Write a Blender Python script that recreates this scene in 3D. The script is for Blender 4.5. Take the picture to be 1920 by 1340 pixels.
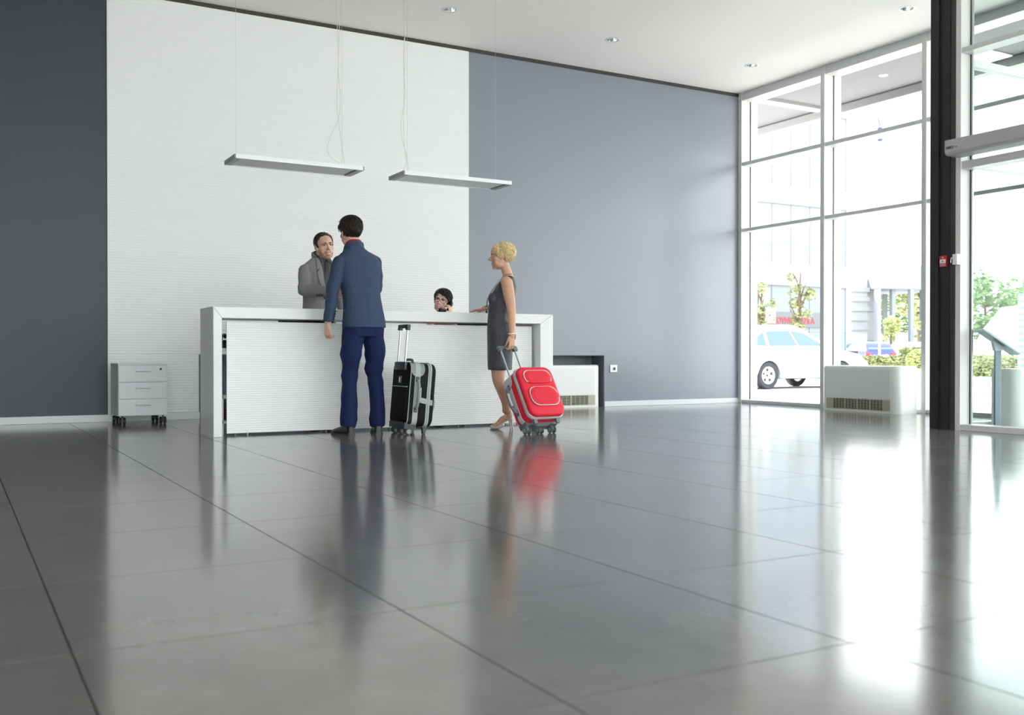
import bpy, bmesh, math, random
from mathutils import Vector, Matrix, Euler, noise
random.seed(7)
PI = math.pi
scene = bpy.context.scene
for o in list(bpy.data.objects):
    bpy.data.objects.remove(o)

# ---------------------------------------------------------------- camera
CAM_H = .674
YAW = math.radians(29.474)
PITCH = .008
cam_d = bpy.data.cameras.new('camera')
cam_d.sensor_width = 36; cam_d.lens = 35
cam_d.shift_y = .0062
cam_d.dof.use_dof = True; cam_d.dof.focus_distance = 9.2; cam_d.dof.aperture_fstop = 3.2
cam_d.clip_end = 500
cam = bpy.data.objects.new('camera', cam_d)
scene.collection.objects.link(cam)
cam.location = (0, 0, CAM_H)
cam.rotation_euler = (PI/2 - PITCH, 0, -YAW)
scene.camera = cam

# ---------------------------------------------------------------- sky, sun, exposure
world = bpy.data.worlds.new('sky'); scene.world = world
world.use_nodes = True
wn = world.node_tree.nodes; wl = world.node_tree.links
bg = wn['Background']
tc = wn.new('ShaderNodeTexCoord'); sep = wn.new('ShaderNodeSeparateXYZ'); rmp = wn.new('ShaderNodeValToRGB')
wl.new(tc.outputs['Generated'], sep.inputs[0]); wl.new(sep.outputs['Z'], rmp.inputs['Fac'])
rmp.color_ramp.elements[0].position = 0.0; rmp.color_ramp.elements[0].color = (1, .99, .97, 1)
rmp.color_ramp.elements[1].position = .8; rmp.color_ramp.elements[1].color = (.74, .86, 1, 1)
wl.new(rmp.outputs[0], bg.inputs['Color'])
bg.inputs['Strength'].default_value = 4.4
sun_d = bpy.data.lights.new('sun', 'SUN'); sun_d.energy = 14.0; sun_d.angle = math.radians(1.2); sun_d.color = (1, .95, .87)
sun = bpy.data.objects.new('sun', sun_d); scene.collection.objects.link(sun)
sun.rotation_euler = Vector((.35, -.5, -.85)).to_track_quat('-Z', 'Y').to_euler()
sun.location = (0, 30, 40)
scene.view_settings.view_transform = 'Standard'
scene.view_settings.look = 'None'
scene.view_settings.gamma = 1
scene.view_settings.use_curve_mapping = False
scene.view_settings.exposure = .52

# ---------------------------------------------------------------- materials
MATS = {}
def mat(name, col, rough=.5, metal=0., spec=.5, noise_amt=0., noise_scale=20., bump=0., bump_scale=200., emit=None, coat=0., rough_var=0., stretch=None):
    if name in MATS: return MATS[name]
    m = bpy.data.materials.new(name); m.use_nodes = True
    nt = m.node_tree; b = nt.nodes['Principled BSDF']
    b.inputs['Base Color'].default_value = (*col, 1)
    b.inputs['Roughness'].default_value = rough
    b.inputs['Metallic'].default_value = metal
    b.inputs['Specular IOR Level'].default_value = spec
    b.inputs['Coat Weight'].default_value = coat
    if emit:
        b.inputs['Emission Color'].default_value = (*emit[0], 1); b.inputs['Emission Strength'].default_value = emit[1]
    if noise_amt or bump or rough_var:
        t = nt.nodes.new('ShaderNodeTexCoord'); mp = nt.nodes.new('ShaderNodeMapping')
        nt.links.new(t.outputs['Object'], mp.inputs[0])
        if stretch: mp.inputs['Scale'].default_value = stretch
    if noise_amt:
        n = nt.nodes.new('ShaderNodeTexNoise'); n.inputs['Scale'].default_value = noise_scale; n.inputs['Detail'].default_value = 5
        nt.links.new(mp.outputs[0], n.inputs['Vector'])
        r = nt.nodes.new('ShaderNodeValToRGB')
        lo = [max(0, c*(1-noise_amt)) for c in col]; hi = [min(1, c*(1+noise_amt)) for c in col]
        r.color_ramp.elements[0].position = .3; r.color_ramp.elements[0].color = (*lo, 1)
        r.color_ramp.elements[1].position = .7; r.color_ramp.elements[1].color = (*hi, 1)
        nt.links.new(n.outputs['Fac'], r.inputs[0]); nt.links.new(r.outputs[0], b.inputs['Base Color'])
    if bump:
        n2 = nt.nodes.new('ShaderNodeTexNoise'); n2.inputs['Scale'].default_value = bump_scale; n2.inputs['Detail'].default_value = 3
        nt.links.new(mp.outputs[0], n2.inputs['Vector'])
        bp = nt.nodes.new('ShaderNodeBump'); bp.inputs['Strength'].default_value = bump; bp.inputs['Distance'].default_value = .01 if bump_scale > 50 else .03
        nt.links.new(n2.outputs['Fac'], bp.inputs['Height']); nt.links.new(bp.outputs[0], b.inputs['Normal'])
    if rough_var:
        n3 = nt.nodes.new('ShaderNodeTexNoise'); n3.inputs['Scale'].default_value = 3; n3.inputs['Detail'].default_value = 6
        nt.links.new(mp.outputs[0], n3.inputs['Vector'])
        mr = nt.nodes.new('ShaderNodeMapRange'); mr.inputs['To Min'].default_value = rough-rough_var; mr.inputs['To Max'].default_value = rough+rough_var
        nt.links.new(n3.outputs['Fac'], mr.inputs['Value']); nt.links.new(mr.outputs[0], b.inputs['Roughness'])
    MATS[name] = m
    return m

def glass_mat(name, tint, refl=1.0):
    if name in MATS: return MATS[name]
    m = bpy.data.materials.new(name); m.use_nodes = True
    nt = m.node_tree; nt.nodes.remove(nt.nodes['Principled BSDF'])
    out = nt.nodes['Material Output']
    tr = nt.nodes.new('ShaderNodeBsdfTransparent'); tr.inputs[0].default_value = (*tint, 1)
    gl = nt.nodes.new('ShaderNodeBsdfGlossy'); gl.inputs['Roughness'].default_value = 0.0
    fr = nt.nodes.new('ShaderNodeFresnel'); fr.inputs['IOR'].default_value = 1.35
    ml = nt.nodes.new('ShaderNodeMath'); ml.operation = 'MULTIPLY'; ml.inputs[1].default_value = refl
    mx = nt.nodes.new('ShaderNodeMixShader')
    ge = nt.nodes.new('ShaderNodeNewGeometry'); inv = nt.nodes.new('ShaderNodeMath'); inv.operation = 'SUBTRACT'; inv.inputs[0].default_value = 1
    m2 = nt.nodes.new('ShaderNodeMath'); m2.operation = 'MULTIPLY'     # reflect once, on the face met first
    nt.links.new(ge.outputs['Backfacing'], inv.inputs[1]); nt.links.new(fr.outputs[0], ml.inputs[0])
    nt.links.new(ml.outputs[0], m2.inputs[0]); nt.links.new(inv.outputs[0], m2.inputs[1]); nt.links.new(m2.outputs[0], mx.inputs[0])
    nt.links.new(tr.outputs[0], mx.inputs[1]); nt.links.new(gl.outputs[0], mx.inputs[2]); nt.links.new(mx.outputs[0], out.inputs[0])
    MATS[name] = m
    return m

M_WALLD = mat('dark slate wall paint', (.032, .039, .052), .45, bump=.03, bump_scale=400)
M_WALL = mat('grey wall paint', (.22, .243, .288), .3, spec=.7, bump=.03, bump_scale=400)
M_PANEL = mat('white ribbed panel', (.80, .81, .815), .45)
M_CEIL = mat('white ceiling', (.9, .878, .852), .9)
M_SHADOWGAP = mat('shadow gap', (.045, .04, .038), .7)
M_BASE = mat('white skirting', (.72, .74, .76), .3)
M_GROUT = mat('tile grout', (.05, .05, .05), .8)
M_FRAME = mat('white window frame', (.68, .68, .67), .4)
M_ALU = mat('silver aluminium', (.42, .43, .44), .35, metal=.6)
M_BLACKSTEEL = mat('black steel', (.012, .012, .016), .45)
M_GASKET = mat('black gasket', (.01, .01, .012), .6)
M_WHITE = mat('white laminate', (.74, .75, .76), .38)
M_LACQ = mat('desk white', (.76, .77, .775), .3)
M_GREYPL = mat('grey plastic', (.09, .1, .11), .45)
M_BLACKPL = mat('black plastic', (.01, .01, .011), .4)
M_GLASS = glass_mat('window glass', (.97, .985, .98), .8)
M_GLASSG = glass_mat('door glass', (.945, .985, .975), .8)
M_CREAM = mat('cream enamel', (.8, .81, .77), .35)
M_GRILLE = mat('beige grille', (.45, .42, .32), .5)
M_DARKHOLE = mat('dark grille gap', (.06, .055, .045), .8)
M_CHROME = mat('brushed metal', (.6, .6, .61), .25, metal=1)

def floor_mat():
    m = bpy.data.materials.new('polished grey floor tile'); m.use_nodes = True
    nt = m.node_tree; b = nt.nodes['Principled BSDF']; L = nt.links.new
    g = nt.nodes.new('ShaderNodeNewGeometry')
    n = nt.nodes.new('ShaderNodeTexNoise'); n.inputs['Scale'].default_value = 1.7; n.inputs['Detail'].default_value = 8; n.inputs['Roughness'].default_value = .65
    L(g.outputs['Position'], n.inputs['Vector'])
    oi = nt.nodes.new('ShaderNodeObjectInfo')
    r = nt.nodes.new('ShaderNodeValToRGB')
    r.color_ramp.elements[0].position = .3; r.color_ramp.elements[0].color = (.135, .128, .121, 1)
    r.color_ramp.elements[1].position = .75; r.color_ramp.elements[1].color = (.2, .192, .182, 1)
    L(n.outputs['Fac'], r.inputs[0])
    hv = nt.nodes.new('ShaderNodeHueSaturation'); L(r.outputs[0], hv.inputs['Color'])
    mr = nt.nodes.new('ShaderNodeMapRange'); mr.inputs['To Min'].default_value = .93; mr.inputs['To Max'].default_value = 1.07
    L(oi.outputs['Random'], mr.inputs['Value']); L(mr.outputs[0], hv.inputs['Value']); L(hv.outputs[0], b.inputs['Base Color'])
    n2 = nt.nodes.new('ShaderNodeTexNoise'); n2.inputs['Scale'].default_value = 2.5; n2.inputs['Detail'].default_value = 9; n2.inputs['Roughness'].default_value = .7
    L(g.outputs['Position'], n2.inputs['Vector'])
    m2 = nt.nodes.new('ShaderNodeMapRange'); m2.inputs['From Min'].default_value = .3; m2.inputs['From Max'].default_value = .7
    m2.inputs['To Min'].default_value = .115; m2.inputs['To Max'].default_value = .15
    L(n2.outputs['Fac'], m2.inputs['Value']); L(m2.outputs[0], b.inputs['Roughness'])
    b.inputs['IOR'].default_value = 2.0
    MATS['floor'] = m
    return m
M_FLOOR = floor_mat()

# ---------------------------------------------------------------- helpers
def link(o): scene.collection.objects.link(o); return o
def tag(o, label=None, cat=None, group=None, kind=None):
    if label: o['label'] = label
    if cat: o['category'] = cat
    if group: o['group'] = group
    if kind: o['kind'] = kind
    return o
def thing(name, label, cat, loc=(0, 0, 0), rot=(0, 0, 0), group=None, kind=None):
    o = link(bpy.data.objects.new(name, None)); o.location = loc; o.rotation_euler = rot; o.empty_display_size = .1
    return tag(o, label, cat, group, kind)
def mobj(name, me, mats, parent=None, smooth=False):
    if not isinstance(mats, (list, tuple)): mats = [mats]
    if not me.materials:
        for m in mats: me.materials.append(m)
    if smooth:
        me.polygons.foreach_set('use_smooth', [True]*len(me.polygons))
    o = link(bpy.data.objects.new(name, me)); o.parent = parent
    return o
def bobj(name, bm, mats, parent=None, smooth=False, sharp=None):
    bmesh.ops.recalc_face_normals(bm, faces=bm.faces)
    me = bpy.data.meshes.new(name); bm.to_mesh(me); bm.free()
    o = mobj(name, me, mats, parent, smooth)
    if sharp is not None:
        me.set_sharp_from_angle(angle=math.radians(sharp))
    return o
def NB(): return bmesh.new()
def bx(bm, x0, x1, y0, y1, z0, z1, mi=0, bev=0, seg=1):
    vs = [bm.verts.new((x, y, z)) for z in (z0, z1) for y in (y0, y1) for x in (x0, x1)]
    F = [(0, 2, 3, 1), (4, 5, 7, 6), (0, 1, 5, 4), (2, 6, 7, 3), (0, 4, 6, 2), (1, 3, 7, 5)]
    fs = [bm.faces.new([vs[i] for i in f]) for f in F]
    for f in fs: f.material_index = mi
    if bev:
        es = list({e for f in fs for e in f.edges})
        r = bmesh.ops.bevel(bm, geom=es, offset=bev, segments=seg, profile=.5, affect='EDGES')
        for f in r['faces']: f.material_index = mi
    return vs
def box(name, x0, x1, y0, y1, z0, z1, m, parent=None, bev=0, seg=1):
    bm = NB(); bx(bm, x0, x1, y0, y1, z0, z1, 0, bev, seg)
    return bobj(name, bm, m, parent, smooth=bool(bev and seg > 1), sharp=35 if bev and seg > 1 else None)
def loft(bm, rings, cap0=True, cap1=True, mi=0, closed=True):
    R = [[bm.verts.new(p) for p in r] for r in rings]
    n = len(R[0])
    for a, b in zip(R[:-1], R[1:]):
        for i in range(n if closed else n-1):
            j = (i+1) % n
            f = bm.faces.new((a[i], a[j], b[j], b[i])); f.material_index = mi
    if cap0: bm.faces.new(list(reversed(R[0]))).material_index = mi
    if cap1: bm.faces.new(R[-1]).material_index = mi
    return R
def frame_of(d):
    d = d.normalized(); u = Vector((0, 0, 1)) if abs(d.z) < .9 else Vector((1, 0, 0))
    a = d.cross(u).normalized(); return a, a.cross(d).normalized()
def cyl(bm, p0, p1, r0, r1=None, seg=16, mi=0):
    p0 = Vector(p0); p1 = Vector(p1); r1 = r0 if r1 is None else r1
    a, b = frame_of(p1-p0)
    rings = [[p + (a*math.cos(t) + b*math.sin(t))*r for t in (2*PI*i/seg for i in range(seg))] for p, r in ((p0, r0), (p1, r1))]
    return loft(bm, rings, mi=mi)
def tube(bm, pts, r, seg=8, mi=0, closed=False, rads=None):
    pts = [Vector(p) for p in pts]; n = len(pts)
    rings = []; a = None
    for i, p in enumerate(pts):
        if closed: d = pts[(i+1) % n]-pts[i-1]
        else: d = pts[min(i+1, n-1)]-pts[max(i-1, 0)]
        d.normalize()
        if a is None: a, _ = frame_of(d)
        a = (a - d*a.dot(d)).normalized(); b = d.cross(a)
        rr = rads[i] if rads else r
        rings.append([p + (a*math.cos(t)+b*math.sin(t))*rr for t in (2*PI*k/seg for k in range(seg))])
    if closed:
        rings.append(rings[0])
        loft(bm, rings, False, False, mi)
        bmesh.ops.remove_doubles(bm, verts=bm.verts, dist=1e-6)
    else: loft(bm, rings, mi=mi)
def lathe(bm, prof, seg=24, M=None, mi=0, cap0=False, cap1=False):
    M = M or Matrix()
    rings = [[M @ Vector((r*math.cos(2*PI*i/seg), r*math.sin(2*PI*i/seg), z)) for i in range(seg)] for r, z in prof]
    loft(bm, rings, cap0, cap1, mi)
def rrect(w, h, r, seg=5, cx=0, cy=0):
    out = []
    for (sx, sy, a0) in ((1, 1, 0), (-1, 1, 90), (-1, -1, 180), (1, -1, 270)):
        for k in range(seg+1):
            a = math.radians(a0+90*k/seg)
            out.append((cx+sx*(w/2-r)+r*math.cos(a), cy+sy*(h/2-r)+r*math.sin(a)))
    return out
def prism(bm, poly, fn, d0, d1, mi=0, bev=0, seg=2):
    """poly 2D, fn(u, v, d) -> 3D"""
    R = loft(bm, [[Vector(fn(u, v, d)) for u, v in poly] for d in (d0, d1)], mi=mi)
    if bev:
        es = []
        for r in R:
            for i in range(len(r)):
                e = bm.edges.get((r[i], r[(i+1) % len(r)]))
                if e: es.append(e)
        bmesh.ops.bevel(bm, geom=es, offset=bev, segments=seg, profile=.5, affect='EDGES')
XZ = lambda u, v, d: (u, d, v)
YZ = lambda u, v, d: (d, u, v)
XY = lambda u, v, d: (u, v, d)
def catmull(pts, n=6):
    P = [Vector(p) for p in pts]; out = []
    for i in range(len(P)-1):
        p0 = P[max(i-1, 0)]; p1 = P[i]; p2 = P[i+1]; p3 = P[min(i+2, len(P)-1)]
        for k in range(n):
            t = k/n
            out.append(.5*((2*p1)+(p2-p0)*t+(2*p0-5*p1+4*p2-p3)*t*t+(3*p1-p0-3*p2+p3)*t**3))
    out.append(P[-1]); return out

# ================================================================ STRUCTURE
WY = 10.9      # back wall
CZ = 4.44      # ceiling
WX = 9.9       # inner face of the window frames
NX0, NX1, NZ = 2.326, 7.567, .68       # niche
PX0, PX1 = 1.41, 5.544                 # ribbed panel
XL, YR = -5.0, -5.0

# floor
TS = .8; TX0 = .24; TY0 = 1.64
fl = tag(box('floor', XL, 10.2, YR, WY+.32, -.14, -.006, M_GROUT), 'polished dark grey tiled lobby floor', 'floor', kind='structure')
def tile_bm(bm, x0, x1, y0, y1):
    g = .0024
    bx(bm, x0+g, x1-g, y0+g, y1-g, -.012, 0, 0)
bm = NB(); tile_bm(bm, 0, TS, 0, TS)
tile_me = None
tiles = []
cy_, sy_ = math.cos(YAW), math.sin(YAW)
i0 = math.floor((XL-TX0)/TS); i1 = math.ceil((10.2-TX0)/TS); j0 = math.floor((YR-TY0)/TS); j1 = math.ceil((WY+.32-TY0)/TS)
rest = NB(); nvis = 0
for i in range(i0, i1):
    for j in range(j0, j1):
        x0 = TX0+i*TS; x1 = x0+TS; y0 = TY0+j*TS; y1 = y0+TS
        x0c, x1c, y0c, y1c = max(x0, XL), min(x1, 10.15), max(y0, YR), min(y1, WY+.3)
        if x1c-x0c < .01 or y1c-y0c < .01: continue
        vis = False
        for X in (x0, x1, (x0+x1)/2):
            for Y in (y0, y1, (y0+y1)/2):
                dep = sy_*X+cy_*Y; r = cy_*X-sy_*Y
                if dep > 1.6 and abs(r/dep) < .56: vis = True
        if not vis: tile_bm(rest, x0c, x1c, y0c, y1c); continue
        full = abs(x1c-x0c-TS) < .001 and abs(y1c-y0c-TS) < .001
        if full and tile_me is not None:
            o = mobj('floor_tile', tile_me, M_FLOOR, fl)
        else:
            b2 = NB(); tile_bm(b2, 0, x1c-x0c, 0, y1c-y0c)
            o = bobj('floor_tile', b2, M_FLOOR, fl)
            if full: tile_me = o.data
        o.location = (x0c, y0c, 0); nvis += 1
bm.free()
tag(bobj('floor_tile_field', rest, M_FLOOR, fl), kind='stuff')

# ceiling with square cut-outs for the recessed downlights
DL = [(4.76, 9.79), (6.9, 9.77), (9.08, 9.74), (9.06, 7.32)]
hh = .064
bm = NB()
xs = sorted({XL, 10.2, *[x+s*hh for x, y in DL for s in (-1, 1)]})
ys = sorted({YR, WY+.32, *[y+s*hh for x, y in DL for s in (-1, 1)]})
for a, b in zip(xs[:-1], xs[1:]):
    for c, d in zip(ys[:-1], ys[1:]):
        mx, my = (a+b)/2, (c+d)/2
        if any(abs(mx-x) < hh and abs(my-y) < hh for x, y in DL): continue
        f = bm.faces.new([bm.verts.new(p) for p in ((a, c, CZ), (a, d, CZ), (b, d, CZ), (b, c, CZ))])
bmesh.ops.remove_doubles(bm, verts=bm.verts, dist=1e-5)
ex = bmesh.ops.extrude_face_region(bm, geom=bm.faces[:])
bmesh.ops.translate(bm, verts=[v for v in ex['geom'] if isinstance(v, bmesh.types.BMVert)], vec=(0, 0, .35))
tag(bobj('ceiling', bm, M_CEIL), 'plain white lobby ceiling with recessed downlights', 'ceiling', kind='structure')
bm = NB(); bx(bm, XL-.2, 10.25, YR-.2, WY+.6, CZ+.35, CZ+.5)
tag(bobj('ceiling_roof', bm, M_CEIL), 'flat roof slab above the lobby ceiling', 'roof', kind='structure')

# back wall with the heating niche
bm = NB()
for a in ((XL, PX0+.2, 0, CZ, 1), (PX0+.2, NX0, 0, CZ, 0), (NX0, NX1, NZ, CZ, 0), (NX1, 10.2, 0, CZ, 0)):
    bx(bm, a[0], a[1], WY, WY+.3, a[2], a[3], a[4])
bx(bm, XL, 10.2, WY+.3, WY+.36, -.1, CZ, 2)
bx(bm, NX1-.003, NX1, WY+.004, WY+.3, 0, NZ, 2); bx(bm, NX0, NX0+.003, WY+.004, WY+.3, 0, NZ, 2); bx(bm, NX0, NX1, WY+.004, WY+.3, NZ-.003, NZ, 2)
wb = tag(bobj('wall_back', bm, [M_WALL, M_WALLD, mat('niche shade', (.13, .15, .185), .5)]), 'blue-grey painted back wall with a low niche', 'wall', kind='structure')  # niche lining is the wall colour with the recess shade put in
def ribbed(name, x0, x1, z0, z1, y, pitch, dep, parent, m, cuts=None):
    """horizontal ribs, proud of y towards -Y"""
    n = max(1, round((z1-z0)/pitch)); p = (z1-z0)/n
    prof = [(0, z0)]
    for k in range(n):
        z = z0+k*p
        for t, q in ((.07, .6), (.22, .93), (.5, 1.), (.78, .93), (.93, .6)):
            prof.append((q*dep, z+t*p))
    prof.append((0, z1))
    b = NB()
    R = [[Vector((x, y-.012-d, z)) for d, z in prof] for x in (x0, x1)]
    V = [[b.verts.new(q) for q in r] for r in R]
    for i in range(len(prof)-1): b.faces.new((V[0][i], V[1][i], V[1][i+1], V[0][i+1]))
    bk = [[b.verts.new((x, y, z)) for z in (z0, z1)] for x in (x0, x1)]
    b.faces.new((bk[0][0], bk[0][1], bk[1][1], bk[1][0]))
    for s in (0, 1): b.faces.new([*V[s], bk[s][1], bk[s][0]])
    b.faces.new((V[0][0], V[1][0], bk[1][0], bk[0][0])); b.faces.new((V[0][-1], V[1][-1], bk[1][1], bk[0][1]))
    return bobj(name, b, m, parent)
PITCH_R = .028
zc = .075 + round((NZ-.075)/PITCH_R)*PITCH_R
tag(ribbed('ribbed_panel', PX0, NX0-.012, .075, zc, WY, PITCH_R, .005, wb, M_PANEL), 'white ribbed wall cladding')
tag(ribbed('ribbed_panel', PX0, PX1, zc, 4.395, WY, PITCH_R, .005, wb, M_PANEL), 'white ribbed wall cladding')
tag(box('shade_strip_1', XL, 9.95, WY-.012, WY+.01, 4.396, CZ+.002, M_SHADOWGAP), 'thin dark strip painted as the shadow gap between back wall and ceiling', 'trim', kind='structure')  # solid strip coloured dark for the shade of the ceiling recess
for k, (a, b) in enumerate(((XL, NX0), (NX1, 9.95))):
    tag(box('baseboard_back', a, b, WY-.014, WY, 0, .07 if k else .074, M_BASE, bev=.003), ('white skirting under the dark wall beside drawer pedestal', 'white skirting along the grey wall below the power socket')[k], 'baseboard', kind='structure')
# unseen sides of the room
tag(box('wall_left', XL-.2, XL, YR-.2, WY+.36, -.1, CZ, mat('side wall paint', (.5, .5, .5), .7)), 'plain pale left side wall of the lobby', 'wall', kind='structure')
bm = NB()
bx(bm, XL, 10.2, YR-.2, YR, -.1, .1); bx(bm, XL, 10.2, YR-.2, YR, 4.34, CZ)
tag(bobj('wall_rear', bm, mat('rear wall paint', (.6, .6, .6), .7)), 'rear lobby wall with a wide glazed opening', 'wall', kind='structure')

# ---------------------------------------------------------------- window wall
mull_y = [10.862-1.552*k for k in range(11)]
GX = 10.07
def mullion(bm, y):
    bx(bm, WX, GX-.012, y-.032, y+.032, .0, 4.36, 0)
    bx(bm, GX+.012, GX+.14, y-.032, y+.032, .0, 4.36, 0)
    bx(bm, GX-.012, GX+.012, y-.024, y+.024, .0, 4.36, 1)
for k in range(10):
    ya, yb = mull_y[k], mull_y[k+1]
    w = thing('window_%d' % (k+1), ['tall glazed bay next to the grey back wall', 'tall glazed bay behind the white fan coil unit', 'tall glazed bay half hidden by the black column'][k] if k < 3 else 'tall glazed bay of the window wall, number %d from the back wall' % (k+1), 'window', (0, 0, 0), kind='structure')
    if k == 0:
        b = NB(); mullion(b, ya); bobj('mullion', b, [M_FRAME, M_GASKET], w)
    b = NB(); mullion(b, yb); bobj('mullion', b, [M_FRAME, M_GASKET], w)
    y0, y1 = yb+.032, ya-.032
    for z0, z1 in ((0, .045), (2.452, 2.497), (3.395, 3.445), (4.33, CZ)):
        box('bottom_rail' if z0 == 0 else 'top_rail' if z0 > 4 else 'transom', WX+.012, GX+.1, y0, y1, z0, z1, M_FRAME, w, bev=.003)
    if k == 0:
        box('top_rail', WX+.0, GX+.1, y1, WY, 4.36, CZ, M_FRAME, w)
    box('head_rail', WX, GX+.1, yb-.032, y0, 4.36, CZ, M_FRAME, w)
    for z0, z1 in ((.045, 2.452), (2.497, 3.395), (3.445, 4.33)):
        box('pane', GX-.004, GX+.004, y0, y1, z0, z1, M_GLASS, w)
w = thing('window_11', 'unseen rear glazing behind the viewer, widened to brighten the lobby', 'window', kind='structure')  # unseen; opened to full width and set near for frontal light
box('pane', XL, 10.0, YR-.11, YR-.1, .1, 4.34, M_GLASS, w)
for x in range(-4, 11, 2):
    box('mullion', x-.03, x+.03, YR-.18, YR-.02, .1, 4.34, M_FRAME, w)

# ---------------------------------------------------------------- vestibule (glass porch inside the lobby)
VX = 8.0
VY1 = 5.89; VY0 = 2.2
w = thing('door_1', 'automatic glass entrance screen with white frame beside black column', 'door', kind='structure')
bm = NB(); bx(bm, 7.95, 8.12, VY1-.05, VY1+.0, 0, CZ); bobj('jamb', bm, M_FRAME, w)
bm = NB(); bx(bm, 7.95, 8.12, VY0-.05, VY0, 0, CZ); bobj('jamb', bm, M_FRAME, w)
box('bottom_rail', 7.955, 8.14, VY0, VY1-.05, 0, .055, M_FRAME, w, bev=.003)
box('transom', 7.955, 8.12, VY0, VY1-.05, 3.405, 3.45, M_FRAME, w, bev=.003)
box('transom', 7.965, 8.12, VY0, VY1-.05, 2.36, 2.43, M_FRAME, w, bev=.003)
box('top_rail', 7.955, 8.12, VY0, VY1-.05, 4.36, CZ, M_FRAME, w)
for z0, z1 in ((.055, 2.36), (2.43, 3.405), (3.45, 4.36)):
    box('pane', 8.085, 8.095, VY0, VY1-.062, z0, z1, M_GLASSG, w)
    box('pane_edge', 8.08, 8.1, VY1-.062, VY1-.05, z0, z1, M_GASKET, w)
    box('pane_trim', 8.08, 8.1, VY1-.075, VY1-.062, z0, z1, M_ALU, w)
op = thing('door_operator', 'silver automatic sliding door operator casing above the glass door', 'door operator', (7.95, VY1-.04, 2.46))
prof = [(-.2, 0.03), (-.19, .012), (-.17, 0), (0, 0), (0, .135), (-.2, .135)]
bm = NB(); prism(bm, prof, lambda u, v, d: (u, d, v), 0, -3.6); bobj('casing', bm, mat('operator silver', (.5, .5, .5), .35, metal=.3), op)
bm = NB(); prism(bm, [(p[0]*1.01, p[1]) for p in prof], lambda u, v, d: (u, d, v), 0.004, 0); bobj('end_cap', bm, mat('operator end cap', (.42, .42, .42), .4), op)
bm = NB(); bx(bm, -.203, -.2, -.008, -.085, .05, .078); bobj('badge', bm, mat('badge grey', (.25, .25, .24), .4), op)
bm = NB(); bx(bm, -.2045, -.203, -.02, -.06, .056, .072); bobj('badge_mark', bm, mat('badge dark', (.06, .06, .06), .4), op)
bm = NB(); bx(bm, -.202, -.2, -.098, -.106, .058, .068); bx(bm, -.202, -.2, -.109, -.122, .058, .068); bobj('serial_mark', bm, mat('badge mid', (.2, .2, .2), .4), op)
# side screen along the wall of the vestibule
w = thing('window_12', 'glass side screen of the entrance vestibule behind the column', 'window', kind='structure')
for z0, z1 in ((0, .05), (2.455, 2.5), (3.4, 3.45), (4.34, CZ)):
    box('bottom_rail' if z0 == 0 else 'transom', 8.2, WX, 6.0, 6.12, z0, z1, M_FRAME, w)
for z0, z1 in ((.05, 2.455), (2.5, 3.4), (3.45, 4.34)):
    box('pane', 8.2, WX, 6.055, 6.063, z0, z1, M_GLASSG, w)
w = thing('window_13', 'glass end screen of the entrance vestibule beyond the frame', 'window', kind='structure')
for z0, z1 in ((0, .05), (2.455, 2.5), (3.4, 3.45), (4.34, CZ)):
    box('transom', 8.12, WX, VY0-.05, VY0, z0, z1, M_FRAME, w)
box('pane', 8.12, WX, VY0-.03, VY0-.022, .05, 4.34, M_GLASSG, w)

# steel column
c = thing('steel_column', 'black steel column beside the glass entrance', 'column', (7.95, 6.0, 0), kind='structure')
box('flange', 0, .25, .075, .162, 0, CZ, M_BLACKSTEEL, c, bev=.004)
box('web', .012, .22, -.046, .075, 0, CZ, M_BLACKSTEEL, c)
box('ridge', -.004, .02, .068, .078, 0, CZ, M_BLACKSTEEL, c)
box('ridge', -.004, .02, -.052, -.044, 0, CZ, M_BLACKSTEEL, c)
box('flange', .004, .25, -.11, -.044, 0, CZ, mat('dark bronze steel', (.045, .042, .042), .5), c)

al = thing('fire_alarm_call_point', 'small red and white fire alarm call point on the black column', 'fire alarm', (7.962, 6.008, 1.54))
box('housing', -.03, 0, -.04, .04, -.052, .052, mat('alarm red', (.42, .02, .03), .35), al, bev=.005, seg=2)
box('break_glass', -.034, -.03, -.03, .03, -.018, .018, mat('alarm white', (.75, .74, .72), .3), al)
box('lower_label', -.033, -.03, -.03, .03, -.046, -.022, mat('alarm pink', (.55, .2, .22), .4), al)
bm = NB(); prism(bm, [(-.007, .03), (.007, .03), (0, .042)], lambda u, v, d: (d, u, v), -.033, -.03); bobj('flame_mark', bm, MATS['alarm white'], al)
bm = NB(); cyl(bm, (-.034, 0, 0), (-.037, 0, 0), .006, seg=10); bobj('press_dot', bm, M_BLACKPL, al)
ks = thing('door_key_switch', 'small white and chrome door switch box on the door frame', 'switch', (7.95, 5.868, 1.545))
box('housing', -.05, 0.0, -.03, .018, -.048, .048, mat('switch white', (.8, .8, .8), .3), ks, bev=.004, seg=2)
box('face_plate', -.045, -.005, .018, .024, -.045, .045, mat('switch plate', (.12, .12, .12), .3), ks)
bm = NB(); cyl(bm, (-.035, .02, .012), (-.052, .03, .012), .011, seg=12); bobj('key_barrel', bm, M_CHROME, ks)
bm = NB(); tube(bm, [(-.05, .03, .005), (-.056, .03, -.012), (-.052, .03, -.028)], .004, 6); bobj('key', bm, M_CHROME, ks)

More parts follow.
